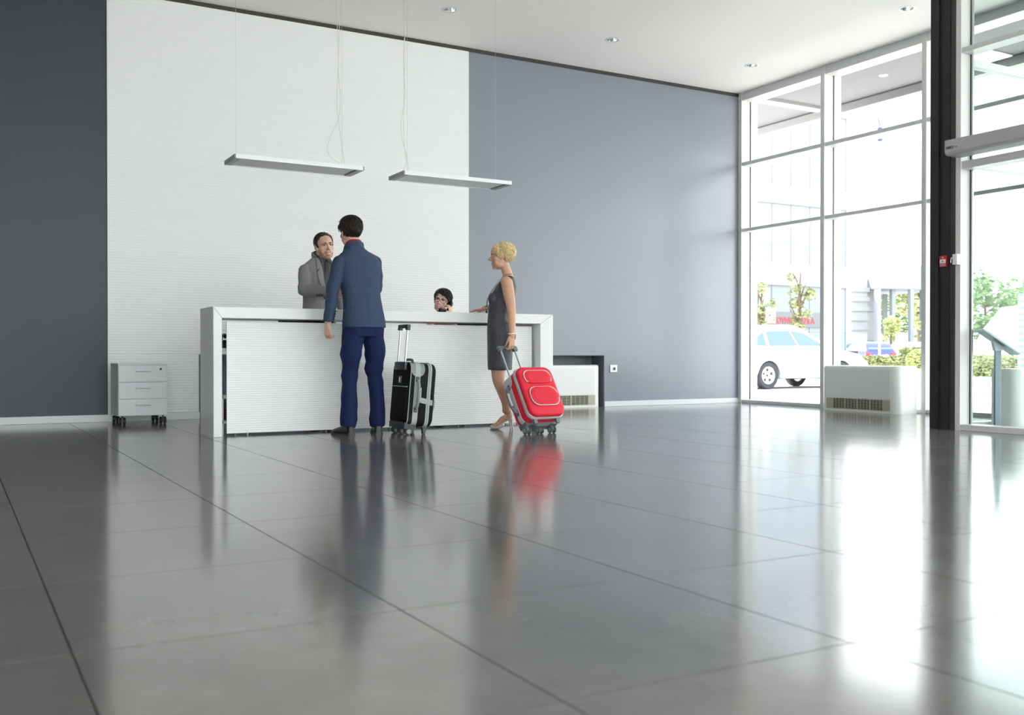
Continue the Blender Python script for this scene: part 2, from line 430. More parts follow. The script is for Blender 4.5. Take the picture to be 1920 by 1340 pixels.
# ---------------------------------------------------------------- downlights
for k, (x, y) in enumerate(DL):
    d = thing('downlight', ('recessed round ceiling downlight nearest the white ribbed panel', 'recessed round ceiling downlight above the grey wall, middle of the row', 'recessed round ceiling downlight nearest the back window corner', 'recessed round ceiling downlight nearest the black column')[k], 'downlight', (x, y, CZ), group='recessed ceiling downlights')
    b = NB(); lathe(b, [(.066, .004), (.066, -.004), (.082, -.006), (.098, -.001), (.098, .0005), (.066, .004)], 32); bobj('trim_ring', b, M_WHITE, d, True, 40)
    b = NB(); lathe(b, [(.066, 0.0), (.06, .04), (.045, .085), (.02, .11), (.0005, .112)], 32); bobj('reflector', b, mat('reflector chrome', (.75, .75, .75), .12, metal=1), d, True)
    b = NB()
    for s in (-1, 1): cyl(b, (s*.022, 0, .1), (s*.022, 0, .045), .016, .013, 12)
    bobj('bulb', b, mat('frosted bulb', (.8, .8, .8), .3), d, True, 40)

# ---------------------------------------------------------------- pendant lamps
def pendant(x0, x1, label, loops, wires):
    y0, y1, z = 8.6, 8.97, 2.405
    L_ = x1-x0
    p = thing('pendant_lamp', label, 'lamp', (x0, y0, z), group='rectangular pendant lamps over the desk')
    D = y1-y0
    t = .036
    bm = NB()
    bx(bm, 0.012, L_-.012, 0, .014, -t, 0); bx(bm, .012, L_-.012, D-.014, D, -t, 0); bx(bm, .012, L_-.012, .014, D-.014, -.008, 0)
    bobj('housing', bm, mat('lamp white', (.82, .84, .87), .35), p)
    for a, b in ((0, .012), (L_-.012, L_)):
        box('end_cap', a, b, 0, D, -t, 0, mat('lamp end grey', (.26, .27, .27), .45), p)
    for a, b in ((.012, .055), (L_-.055, L_-.012)):
        box('bottom_strip', a, b, .014, D-.014, -t, -.03, mat('lamp strip', (.4, .41, .42), .4), p)
    bm = NB(); prism(bm, rrect(.02, D-.06, .009, 4, L_-.068, D/2), XY, -.031, -.0345); bobj('switch_slot', bm, mat('slot grey', (.1, .1, .1), .5), p)
    box('diffuser', .055, L_-.055, .014, D-.014, -.031, -.026, mat('lamp diffuser', (.86, .86, .84), .5), p)
    for wx, wy in wires:
        b = NB(); cyl(b, (wx, wy, 0), (wx, wy, CZ-z), .0011, seg=6); bobj('suspension_wire', b, mat('wire', (.5, .5, .5), .4), p)
        b = NB(); cyl(b, (wx, wy, 0), (wx, wy, .02), .006, .004, seg=8); bobj('wire_clamp', b, M_CHROME, p)
    for pts in loops:
        b = NB(); tube(b, catmull(pts, 8), .0027, 6); bobj('power_cable', b, mat('cable grey', (.66, .64, .61), .5), p)
H_ = CZ-2.405
pendant(2.134, 3.31, 'left rectangular white pendant lamp hanging before the ribbed panel',
        [[(1.06, .2, .0), (1.0, .2, .05), (.92, .2, .1), (.895, .2, .18), (.93, .2, .3), (1.0, .2, .45), (1.02, .2, .65), (1.0, .2, .9), (1.01, .2, 1.3), (.995, .2, 1.7), (1.0, .2, H_)],
         [(1.07, .2, .0), (1.05, .2, .1), (1.02, .2, .3), (.985, .2, .6), (1.0, .2, 1.0), (.985, .2, 1.5), (1.0, .2, H_)]],
        [(.05, .16), (1.02, .16)])
pendant(3.70, 4.87, 'right rectangular white pendant lamp crossing the edge of the ribbed panel',
        [[(.06, .2, 0), (.09, .2, .06), (.12, .2, .14), (.10, .2, .24), (.07, .2, .34), (.06, .2, .5), (.10, .2, .75), (.085, .2, 1.1), (.1, .2, 1.5), (.085, .2, H_)],
         [(.14, .2, .0), (.13, .2, .1), (.1, .2, .2), (.085, .2, .45), (.09, .2, .8), (.1, .2, 1.2), (.085, .2, 1.6), (.09, .2, H_)]],
        [(.105, .16), (1.06, .16)])

# ---------------------------------------------------------------- reception desk
DY = 8.36; DX0, DX1 = 1.895, 5.191; DH = 1.082; DD = .49
dk = thing('reception_desk', 'long white reception desk with ribbed front panel and mitred frame', 'desk', ((DX0+DX1)/2, DY, 0))
ox = (DX0+DX1)/2
lw, rw, th = .072, .147, .094
XZl = lambda u, v, d: (u-ox, d, v)
bm = NB(); prism(bm, [(DX0, 0), (DX0+lw, 0), (DX0+lw, DH-th), (DX0, DH)], XZl, 0, DD, bev=.004, seg=1); bobj('end_leg', bm, M_LACQ, dk)
bm = NB(); prism(bm, [(DX0, DH), (DX0+lw, DH-th), (DX1-rw, DH-th), (DX1, DH)], XZl, 0.0015, DD, bev=.004, seg=1); bobj('top_beam', bm, M_LACQ, dk)
bm = NB(); prism(bm, [(DX1-rw, 0), (DX1, 0), (DX1, DH), (DX1-rw, DH-th)], XZl, 0, DD, bev=.004, seg=1); bobj('end_leg', bm, M_LACQ, dk)
pf = ribbed('front_panel', 2.035-ox, 5.02-ox, .018, .965, .14, .0195, .0045, dk, mat('desk ribbed front', (.83, .84, .845), .4))
for x in (2.1, 2.9, 3.5, 4.2, 4.9):
    bm = NB(); cyl(bm, (x-ox, .12, 0), (x-ox, .12, .02), .01, seg=10); bobj('leveling_foot', bm, M_GREYPL, dk)
box('worktop', 2.0-ox, 4.98-ox, .2, .62, .715, .74, M_WHITE, dk)
box('inner_panel', 2.25-ox, 2.27-ox, .2, .6, .02, .715, M_WHITE, dk)
box('inner_panel', 4.9-ox, 4.92-ox, .2, .6, .02, .715, M_WHITE, dk)

# things on and under the desk that show through the gaps
def monitor(x, y, rz, label):
    m = thing('computer_monitor', label, 'monitor', (x, y, .74), (0, 0, rz), group='monitors behind the desk front')
    box('screen', -.25, .25, -.015, .015, .06, .246, M_BLACKPL, m, bev=.004)
    box('stand', -.03, .03, .0, .02, 0, .1, M_BLACKPL, m); box('foot', -.1, .1, -.06, .08, 0, .008, M_BLACKPL, m)
monitor(4.54, 8.66, 0, 'black monitor top edge seen through slot beside blonde woman')
monitor(2.78, 8.66, 0, 'black monitor top edge seen through slot left of blue jacket')
ph = thing('desk_phone', 'black desk phone glimpsed behind the left end of the desk', 'phone', (2.11, 8.72, .74))
bm = NB(); prism(bm, [(-.09, 0), (.09, 0), (.09, .03), (-.09, .07)], YZ, -.07, .07); bobj('base', bm, M_BLACKPL, ph)
bm = NB(); tube(bm, [(-.05, -.09, .1), (-.05, -.05, .115), (-.05, .05, .105), (-.05, .09, .08)], .018, 8, rads=[.02, .014, .014, .02]); bobj('handset', bm, M_BLACKPL, ph)
sh = thing('storage_shelf', 'white shelf glimpsed through the left desk gap', 'shelf', (2.125, 8.62, 0))
box('shelf_board', -.11, .11, -.06, .3, .31, .33, M_WHITE, sh); box('base_board', -.11, .11, -.06, .3, .1, .12, M_WHITE, sh)
for s in (-.11, .1): box('side_board', s, s+.01, -.06, .3, 0, .33, M_WHITE, sh)
rb = thing('red_binder', 'dark red and black binder under the left end of the desk', 'binder', (2.11, 8.64, .12))
box('cover', -.04, .04, 0, .26, 0, .1, mat('binder red', (.25, .012, .02), .5), rb, bev=.004); box('upper_cover', -.04, .04, 0, .26, .1, .18, M_BLACKPL, rb, bev=.004)
bl = thing('black_stapler', 'small black stapler on the white shelf behind the desk', 'stapler', (2.1, 8.62, .33))
bm = NB(); prism(bm, [(-.06, 0), (.06, 0), (.06, .012), (.02, .05), (-.06, .06)], YZ, -.018, .018); bobj('body', bm, M_BLACKPL, bl); box('base', -.02, .02, -.07, .07, -.0, .006, M_BLACKPL, bl)

# ---------------------------------------------------------------- drawer pedestal on castors
pd = thing('drawer_pedestal', 'white three-drawer office pedestal on black castors', 'drawer unit', (1.658, 10.5, 0))
W2, D2, Z0, Z1 = .23, .2, .085, .6
M_PED = mat('pedestal white', (.74, .76, .79), .4); M_PEDC = mat('pedestal carcass', (.68, .69, .7), .45)
bm = NB(); bx(bm, -W2, W2, -D2+.018, D2+.12, Z0, Z1-.02); bobj('body', bm, M_PEDC, pd)
box('top', -W2-.003, W2+.003, -D2-.002, D2+.122, Z1-.02, Z1, M_PEDC, pd, bev=.002)
for k in range(3):
    za = Z0+.004+k*.165; zb = za+.16
    d = box('drawer', -W2+.003, W2-.008, -D2, -D2+.018, za, zb, M_PED, pd, bev=.0015)
    zc_ = za+.105
    bm = NB()
    tube(bm, [(-.066, -D2, zc_), (-.066, -D2-.022, zc_), (.066, -D2-.022, zc_), (.066, -D2, zc_)], .006, 8)
    bobj('handle', bm, mat('pedestal handle', (.62, .63, .66), .35), d)
    if k == 2:
        bm = NB(); cyl(bm, (.165, -D2, zb-.035), (.165, -D2-.006, zb-.035), .011, seg=14); bobj('lock', bm, M_BLACKPL, d)
for sx in (-1, 1):
    for yy in (-D2+.04, D2+.07):
        b = NB(); cyl(b, (0, 0, .03), (0, 0, .086), .008, seg=10); bx(b, -.006, .006, -.02, .02, .025, .066)
        ca = bobj('castor', b, M_BLACKPL, pd); ca.location = (sx*(W2-.04), yy, 0)
        for s in (-1, 1):
            b = NB(); lathe(b, [(.006, -.012), (.031, -.012), (.035, -.007), (.035, .007), (.031, .012), (.006, .012)], 18, Matrix.Translation((s*.019, 0, .035)) @ Matrix.Rotation(PI/2, 4, 'Y'), cap0=True, cap1=True)
            bobj('wheel', b, M_BLACKPL, ca, True, 40)

# ---------------------------------------------------------------- fan coil units
def fan_coil(label, loc, rz, L=1.2, H=.555, D=.24):
    """front faces local -Y; x along the length"""
    f = thing('fan_coil_unit', label, 'heater', loc, (0, 0, rz), group='cream fan coil heaters')
    r = .09
    def sect(x, inset):
        pts = [(-D+inset, 0), (-D+inset, H-.035)]
        for k in range(1, 5):
            a = PI/2*k/4; pts.append((-D+inset+.035-.035*math.cos(a), H-.035+.035*math.sin(a)))
        pts += [(-.01, H), (-.01, 0)]
        return [Vector((x, y, z)) for y, z in pts]
    rings = []
    n = 8
    for k in range(n+1):
        a = PI/2*(1-k/n); rings.append((-L/2+r-r*math.sin(a), .09*(1-math.cos(PI/2*(1-k/n)))))
    xs_ = [(x, i) for x, i in rings] + [(-x, i) for x, i in reversed(rings)]
    bm = NB()
    R = loft(bm, [sect(x, i*1.0) for x, i in xs_])
    bobj('casing', bm, M_CREAM, f, True, 50)
    # front plate and grille
    gx0, gx1 = -L/2+.1, L/2-.1
    box('front_plate', gx0, gx1, -D-.003, -D+.01, .165, H-.045, mat('cream front plate', (.78, .79, .785), .4), f, bev=.003)
    g = box('grille_back', gx0, gx1, -D-.001, -D+.01, .03, .158, M_DARKHOLE, f)
    for a, b in ((gx0, gx0+.1), (gx1-.1, gx1)): box('grille_end', a, b, -D-.006, -D, .03, .158, M_GRILLE, f)
    n_ = 4; span = (gx1-gx0-.2)/n_
    for k in range(n_+1):
        x = gx0+.1+k*span
        box('grille_post', x-.009, x+.009, -D-.007, -D, .03, .158, M_GRILLE, f)
    for k in range(n_):
        for q in (.25, .5, .75):
            x = gx0+.1+(k+q)*span; box('grille_bar', x-.0025, x+.0025, -D-.005, -D, .03, .158, M_GRILLE, f)
    for k in range(7):
        z = .035+k*.0185; box('grille_slat', gx0+.1, gx1-.1, -D-.006, -D-.001, z, z+.006, M_GRILLE, f)
    return f
fan_coil('cream fan coil heater under the window beside the white car view', (9.85, 8.38, 0), -PI/2, L=1.16, D=.34)
fan_coil('cream fan coil heater inside the low wall niche behind red suitcase', (6.77, WY+.245, 0), 0, L=1.5, D=.24)
fan_coil('cream fan coil heater behind the green-tinted entrance glass', (9.17, 5.95, 0), 0, L=1.25, D=.28)

# wall socket
so = thing('wall_socket', 'small square silver power socket on the grey wall', 'socket', (7.713, WY, .505))
bm = NB(); prism(bm, rrect(.115, .1, .008, 3), lambda u, v, d: (u, d, v), 0, -.012, bev=.003, seg=1); bobj('frame', bm, M_CHROME, so)
bm = NB(); prism(bm, rrect(.062, .062, .005, 3), lambda u, v, d: (u+.005, d, v-.003), -.012, -.016); bobj('insert', bm, mat('socket white', (.75, .76, .78), .3), so)
bm = NB(); cyl(bm, (.005, -.016, -.003), (.005, -.0175, -.003), .021, seg=18); bobj('cup', bm, mat('socket dark', (.05, .05, .055), .4), so)

# information stand behind the entrance glass
st = thing('information_stand', 'grey post stand with tilted reading board behind entrance glass', 'stand', (8.285, 5.70, 0), (0, 0, math.radians(-38)))
box('post', -.027, .027, -.02, .02, 0, .76, mat('stand steel', (.2, .24, .27), .4, metal=.5), st, bev=.004)
box('foot_plate', -.14, .14, -.12, .12, 0, .012, MATS['stand steel'], st, bev=.003)
bm = NB(); prism(bm, [(-.03, .72), (.03, .72), (.05, .755), (-.05, .815)], lambda u, v, d: (u, d, v), -.035, .035); bobj('bracket', bm, M_WHITE, st)
bd = bobj('board', (lambda b: (bx(b, -.19, .19, -.13, .13, -.007, .007), b)[1])(NB()), mat('stand board', (.35, .42, .45), .3, metal=.3), st); bd.location = (.0, 0, .80); bd.rotation_euler = (0, math.radians(36), 0)
b2 = bobj('display_sheet', (lambda b: (bx(b, -.165, .165, -.11, .11, .007, .013), b)[1])(NB()), mat('stand sheet', (.75, .78, .78), .2), bd)
# ================================================================ PEOPLE
M_SKIN = mat('skin', (.66, .41, .31), .5, noise_amt=.06, noise_scale=30)
M_SKIN2 = mat('skin tanned', (.58, .33, .225), .5, noise_amt=.06, noise_scale=30)
M_EYE = mat('eye white', (.8, .78, .75), .2); M_IRIS = mat('iris', (.03, .02, .015), .15)
M_LIP = mat('lips', (.45, .16, .14), .4); M_TEETH = mat('teeth', (.85, .83, .78), .3)

class S:
    """collects closed shells that are fused into one continuous skin by voxel remeshing"""
    def __init__(s, M=None): s.bm = NB(); s.M = M or Matrix()
    def ell(s, c, r, rot=None, sub=3):
        T = s.M @ Matrix.Translation(c) @ (Euler(rot).to_matrix().to_4x4() if rot else Matrix()) @ Matrix.Diagonal((*r, 1))
        bmesh.ops.create_icosphere(s.bm, subdivisions=sub, radius=1, matrix=T)
        return s
    def limb(s, pts, rads, ref=(1, 0, 0), seg=16, flat0=False, flat1=False, sub=4):
        """pts: joints, rads: float or (ra, rb); ra along ref"""
        P = catmull(pts, sub); n = len(pts)
        RR = []
        for i in range(n-1):
            a, b = rads[i], rads[i+1]
            a = a if isinstance(a, tuple) else (a, a); b = b if isinstance(b, tuple) else (b, b)
            for k in range(sub):
                t = k/sub; t = t*t*(3-2*t); RR.append((a[0]+(b[0]-a[0])*t, a[1]+(b[1]-a[1])*t))
        RR.append(rads[-1] if isinstance(rads[-1], tuple) else (rads[-1], rads[-1]))
        rings = []; ref = Vector(ref)
        def ring(p, d, ra, rb):
            a = (ref-d*ref.dot(d)).normalized(); b = d.cross(a)
            return [s.M @ (p+a*math.cos(t)*ra+b*math.sin(t)*rb) for t in (2*PI*k/seg for k in range(seg))]
        m = len(P)
        for i, p in enumerate(P):
            d = (P[min(i+1, m-1)]-P[max(i-1, 0)]).normalized()
            if i == 0 and not flat0:
                for k in (.08, .45, .8):
                    q = math.sqrt(1-(1-k)**2); rings.append(ring(p-d*(1-k)*min(RR[0]), d, RR[0][0]*q, RR[0][1]*q))
            rings.append(ring(p, d, *RR[i]))
            if i == m-1 and not flat1:
                for k in (.8, .45, .08):
                    q = math.sqrt(1-(1-k)**2); rings.append(ring(p+d*(1-k)*min(RR[-1]), d, RR[-1][0]*q, RR[-1][1]*q))
        loft(s.bm, rings); return s
    def torso(s, secs, seg=28, p=2.4):
        """secs: (x, y, z, rx, ry) stacked superellipses"""
        rings = []
        P = secs
        out = []
        for i in range(len(P)-1):
            for k in range(3):
                t = k/3; p0 = P[max(i-1, 0)]; p1 = P[i]; p2 = P[i+1]; p3 = P[min(i+2, len(P)-1)]
                out.append([.5*((2*p1[c])+(p2[c]-p0[c])*t+(2*p0[c]-5*p1[c]+4*p2[c]-p3[c])*t*t+(3*p1[c]-p0[c]-3*p2[c]+p3[c])*t**3) for c in range(5)])
        out.append(P[-1])
        for x, y, z, rx, ry in out:
            r = []
            for k in range(seg):
                a = 2*PI*k/seg; c, d = math.cos(a), math.sin(a)
                r.append(s.M @ Vector((x+rx*math.copysign(abs(c)**(2/p), c), y+ry*math.copysign(abs(d)**(2/p), d), z)))
            rings.append(r)
        loft(s.bm, rings); return s
    def mesh(s, name, voxel=.006, smooth=4):
        bmesh.ops.recalc_face_normals(s.bm, faces=s.bm.faces)
        me = bpy.data.meshes.new('tmp'); s.bm.to_mesh(me); s.bm.free()
        o = link(bpy.data.objects.new('tmp', me))
        if voxel:
            r = o.modifiers.new('r', 'REMESH'); r.mode = 'VOXEL'; r.voxel_size = voxel
        if smooth:
            m = o.modifiers.new('s', 'SMOOTH'); m.factor = .5; m.iterations = smooth
        dg = bpy.context.evaluated_depsgraph_get()
        out = bpy.data.meshes.new_from_object(o.evaluated_get(dg)); out.name = name
        bpy.data.objects.remove(o); bpy.data.meshes.remove(me)
        return out
def join_meshes(name, mes):
    bm = NB()
    for m in mes: bm.from_mesh(m)
    out = bpy.data.meshes.new(name); bm.to_mesh(out); bm.free()
    for m in mes: bpy.data.meshes.remove(m)
    return out

def head_shape(s, H, k=1.0, female=False):
    """H: matrix of the head, y forward, z up, origin between the ears"""
    old = s.M; s.M = old @ H @ Matrix.Scale(k, 4)
    f = .93 if female else 1.
    s.ell((0, -.014, .036), (.076, .097, .084), sub=4)
    s.ell((0, .022, -.028), (.063*f, .068, .086), sub=4)
    s.ell((0, .026, -.072), (.052*f, .055, .046))
    s.ell((0, .066, -.103), (.023*f, .02, .017))
    for q in (-1, 1):
        s.ell((q*.042, .052, -.022), (.025, .027, .024)); s.ell((q*.030, .076, .024), (.03, .016, .01), (0, 0, -q*.25))
        s.ell((q*.042*f, .012, -.08), (.02, .035, .022)); s.ell((q*.034, .046, -.055), (.024, .026, .03))
        s.ell((q*.079, -.008, -.002), (.007, .019, .03), (.15, 0, q*.35)); s.ell((q*.075, .002, -.026), (.008, .01, .012))
        s.ell((q*.0115, .096, -.034), (.009, .011, .008))
    s.limb([(0, .084, .018), (0, .097, -.008), (0, .113, -.03)], [.008, .009, .0115], sub=3, seg=10)
    s.ell((0, .078, -.06), (.03, .015, .018))
    s.ell((0, .076, -.078), (.024, .013, .012))
    s.M = old
def face_parts(par, H, k, brow, smile=True, lipcol=None, glasses=False, look=(0, 0)):
    T = H @ Matrix.Scale(k, 4)
    P = lambda *p: T @ Vector(p)
    for q in (-1, 1):
        b = NB(); bmesh.ops.create_uvsphere(b, u_segments=16, v_segments=10, radius=1, matrix=T @ Matrix.Translation((q*.031, .0755, .004)) @ Matrix.Diagonal((.0145, .008, .0055, 1)))
        e = bobj('eye', b, M_EYE, par, True)
        b = NB(); bmesh.ops.create_uvsphere(b, u_segments=12, v_segments=8, radius=1, matrix=T @ Matrix.Translation((q*.031+look[0], .0815, .004+look[1])) @ Matrix.Diagonal((.0058, .0035, .0052, 1)))
        bobj('iris', b, M_IRIS, e, True)
        b = NB(); tube(b, catmull([P(q*.013, .093, .019), P(q*.03, .0925, .025), P(q*.048, .077, .0205)], 4), .0035*k, 6, rads=[.0042*k]*5+[.003*k, .0025*k, .002*k, .0015*k]); bobj('eyebrow', b, brow, par, True)
        b = NB(); tube(b, catmull([P(q*.016, .082, .007), P(q*.031, .0855, .0105), P(q*.046, .0755, .006)], 4), .0016*k, 5); bobj('eyelash', b, brow, par, True)
    up = .008 if smile else .004
    if not smile: P0 = P; P = lambda x, y, z: P0(x*.85, y-.004, z if z > -.07 else z+.006)
    b = NB(); tube(b, catmull([P(-.031, .074, -.061+up), P(-.014, .0925, -.064), P(0, .096, -.0655), P(.014, .0925, -.064), P(.031, .074, -.061+up)], 4), .0034*k, 6)
    tube(b, catmull([P(-.03, .074, -.063+up), P(-.014, .0895, -.0785), P(0, .0925, -.081), P(.014, .0895, -.0785), P(.03, .074, -.063+up)], 4), .004*k, 6); bobj('lips', b, lipcol or M_LIP, par, True)
    if smile:
        b = NB(); loft(b, [[P(x, y-.0005, z1), P(x, y+.0015, (z0+z1)/2), P(x, y, z0), P(x, y-.012, z0), P(x, y-.012, z1)] for x, y, z0, z1 in ((-.026, .079, -.063, -.055), (-.013, .0915, -.0755, -.063), (0, .0945, -.078, -.0645), (.013, .0915, -.0755, -.063), (.026, .079, -.063, -.055))]); bobj('teeth', b, M_TEETH, par, True)
def hair_part(par, H, k, m, hl, rad, ctr, tuft, nt=260, flow=(0, -.35, -1), lenr=(.03, .05), thick=.005, seed=1, quiff=None):
    """hl(x, y) -> lowest z of the hair; cap shell plus lying tufts"""
    rnd = random.Random(seed)
    T = H @ Matrix.Scale(k, 4)
    bm = NB()
    bmesh.ops.create_icosphere(bm, subdivisions=5, radius=1)
    kill = []
    for v in bm.verts:
        d = v.co.normalized(); p = Vector((ctr[0]+d.x*rad[0], ctr[1]+d.y*rad[1], ctr[2]+d.z*rad[2]))
        n_ = noise.noise(Vector((p.x*70, p.y*25, p.z*40)))*.003
        p += d*n_
        if quiff: p += d*max(0, quiff(p))
        v.co = p
    kill = [v for v in bm.verts if v.co.z < hl(v.co.x, v.co.y)]
    bmesh.ops.delete(bm, geom=kill, context='VERTS')
    g = bmesh.ops.solidify(bm, geom=bm.faces[:], thickness=.012)
    cand = []
    while len(cand) < nt:
        d = Vector((rnd.gauss(0, 1), rnd.gauss(0, 1), rnd.gauss(0, 1))).normalized()
        p = Vector((ctr[0]+d.x*rad[0], ctr[1]+d.y*rad[1], ctr[2]+d.z*rad[2]))
        if p.z < hl(p.x, p.y)+.002: continue
        cand.append((p, d))
    for p, d in cand:
        if quiff: p = p+d*max(0, quiff(p))
        fl_ = Vector(flow(p) if callable(flow) else flow)+Vector((rnd.gauss(0, .13), rnd.gauss(0, .13), rnd.gauss(0, .1)))
        t = (fl_-d*fl_.dot(d)).normalized()
        L = rnd.uniform(*lenr)
        w = thick*rnd.uniform(.7, 1.3)
        pts = [p-d*.003, p+t*L*.5+d*(.004*tuft-.12*L*L*20*.5), p+t*L+d*(.003*tuft*rnd.uniform(-.5, 1.5)-.9*L*L*4)]
        tube(bm, [pts[0], pts[1], pts[2]], w, 5, rads=[w*.8, w, w*.15])
    bm.transform(T)
    return bobj('hair', bm, m, par, True)

def shell_from(par, H, k, cond, off, name, m):
    """thin layer lifted off the body where cond(head-local point) holds"""
    T = (H @ Matrix.Scale(k, 4)).inverted(); me = par.data
    pos = {}; vs = []; fs = []
    for f in me.polygons:
        if cond(T @ f.center):
            fi = []
            for i in f.vertices:
                if i not in pos:
                    v = me.vertices[i]; pos[i] = len(vs); vs.append(v.co+v.normal*off)
                fi.append(pos[i])
            fs.append(fi)
    nm = bpy.data.meshes.new(name); nm.from_pydata(vs, [], fs)
    return mobj(name, nm, m, par, True)
def hand_mesh(wrist, d, n, side, curl=(.35, .45, .4), k=1.0, thumb_out=.6, spread=.06, vox=.0026, thumb_curl=.3, fore=None):
    """d: along the fingers, n: palm normal (the fingers curl towards n); side +1: thumb lies at +(d x n)"""
    d = Vector(d).normalized(); n = Vector(n); n = (n-d*n.dot(d)).normalized(); u = d.cross(n)*side
    W = Vector(wrist)
    s = S()
    P = lambda a, b, c: W+(d*a+u*b+n*c)*k
    q = tuple(u)
    s.limb([P(-.05, 0, 0) if fore is None else Vector(fore), P(.0, 0, 0), P(.045, .0, .0), P(.09, .0, .002)], [(.026*k, .019*k), (.026*k, .018*k), (.037*k, .014*k), (.040*k, .011*k)], ref=q, sub=3)
    s.ell(P(.03, .022, .01), (.016*k, .016*k, .016*k), sub=2)
    for i, (b, L, r) in enumerate(((.031, .073, .0086), (.0105, .081, .0088), (-.0105, .075, .0084), (-.031, .06, .0074))):
        p = P(.088-(.006 if i == 3 else 0), b, .0); a = 0; pts = [P(.07, b*.95, 0), p]
        dd = (d+u*b*spread*30).normalized()
        for sgm, c in zip((.45, .32, .23), curl):
            a += c*(1+.08*i)
            v = dd*math.cos(a)+n*math.sin(a)
            p = p+v*L*sgm*k; pts.append(p)
        s.limb(pts, [r*k]*2+[r*.97*k, r*.9*k, r*.78*k], ref=q, sub=2, seg=10)
    v1 = (d*.75+u*thumb_out+n*.25).normalized(); p0 = P(.018, .026, .008); p1 = p0+v1*.038*k
    v2 = (d*1.0+u*(thumb_out*.35)+n*thumb_curl).normalized(); p2 = p1+v2*.032*k; v3 = (d*.9+u*(-.05)+n*thumb_curl*1.6).normalized(); p3 = p2+v3*.024*k
    s.limb([P(.005, .015, .004), p0, p1, p2, p3], [.012*k, .0145*k, .0112*k, .01*k, .008*k], ref=q, sub=2, seg=10)
    return s.mesh('hand', vox, 2)
def shoe_mesh(heel, dirv, L=.295, up=.0):
    d = Vector(dirv).normalized(); u = Vector((-d.y, d.x, 0)); z = Vector((0, 0, 1)); Hh = Vector(heel)
    s = S()
    secs = ((-.004, .016, .03, .06), (.0, .028, .03, .08), (.03, .037, .0, .1), (.09, .039, 0, .095), (.15, .041, 0, .072), (.2, .046, 0, .058), (.25, .043, 0, .046), (.285, .03, .0, .034), (.298, .014, .004, .022))
    rings = []
    for t, w_, zb, zt in secs:
        zb = .0 if t > .02 else .004
        c = Hh+d*(t*L/.298)
        r = []
        for k in range(16):
            a = 2*PI*k/16; cx, cz = math.cos(a), math.sin(a)
            r.append(c+u*w_*math.copysign(abs(cx)**.85, cx)+z*((zb+zt)/2+(zt-zb)/2*math.copysign(abs(cz)**.85, cz)))
        rings.append(r)
    loft(s.bm, rings)
    return s.mesh('shoe', .0045, 5)
def sole_part(par, heel, dirv, L, m):
    d = Vector(dirv).normalized(); u = Vector((-d.y, d.x, 0)); Hh = Vector(heel)
    b = NB()
    pl = [(-.008, .026), (.0, .036), (.09, .038), (.2, .05), (.26, .044), (.296, .024), (.308, .008)]
    poly = [(t*L/.298, w_) for t, w_ in pl]+[(t*L/.298, -w_) for t, w_ in reversed(pl)]
    loft(b, [[Hh+d*a+u*c+Vector((0, 0, z)) for a, c in poly] for z in (0, .012)])
    b2 = [(-.004, .022), (.004, .033), (.075, .036)]; poly = [(t*L/.298, w_) for t, w_ in b2]+[(t*L/.298, -w_) for t, w_ in reversed(b2)]
    loft(b, [[Hh+d*a+u*c+Vector((0, 0, z)) for a, c in poly] for z in (0, .022)])
    return bobj('sole', b, m, par)
def place(o, loc, rz): o.location = loc; o.rotation_euler = (0, 0, rz); return o
V = Vector
def HM(pos, yaw=0, pitch=0, roll=0):
    """head matrix; yaw>0 turns to the left, pitch>0 lifts the chin, roll>0 tilts to the person's right"""
    return Matrix.Translation(pos) @ Euler((pitch, roll, yaw), 'XYZ').to_matrix().to_4x4()
def fabric(name, col, na=.12, bump=.35, bs=14, spec=.25, rough=.85, weave=True):
    m = mat(name, col, rough, spec=spec, noise_amt=na, noise_scale=500, bump=bump, bump_scale=bs)
    return m

# ---------------------------------------------------------------- man in blue blazer, seen from behind
M_BLUE = fabric('blue wool', (.042, .066, .122), .3, bump=.6, bs=9)
M_NAVY = fabric('navy cotton', (.0085, .018, .07), .1, bump=1.0, bs=8)
M_SHOE = mat('black leather', (.01, .009, .009), .3, spec=.35)
def fold_limb(s, pts, rads, amp, seed, freq=1.0, **kw):
    """leg tube whose rings swell and shrink: creases in cloth"""
    r = random.Random(seed); P = []; R_ = []
    for i in range(len(pts)-1):
        a, b = V(pts[i]), V(pts[i+1]); ra, rb = rads[i], rads[i+1]
        n = max(2, int((b-a).length/.055*freq))
        for k in range(n):
            t = k/n; j = amp*r.uniform(-1, 1)
            P.append(a.lerp(b, t)+V((r.uniform(-1, 1), r.uniform(-1, 1), 0))*amp*.6)
            R_.append((ra[0]+(rb[0]-ra[0])*t+j, ra[1]+(rb[1]-ra[1])*t+j*.7))
    P.append(V(pts[-1])); R_.append(rads[-1])
    s.limb(P, R_, sub=2, **kw)

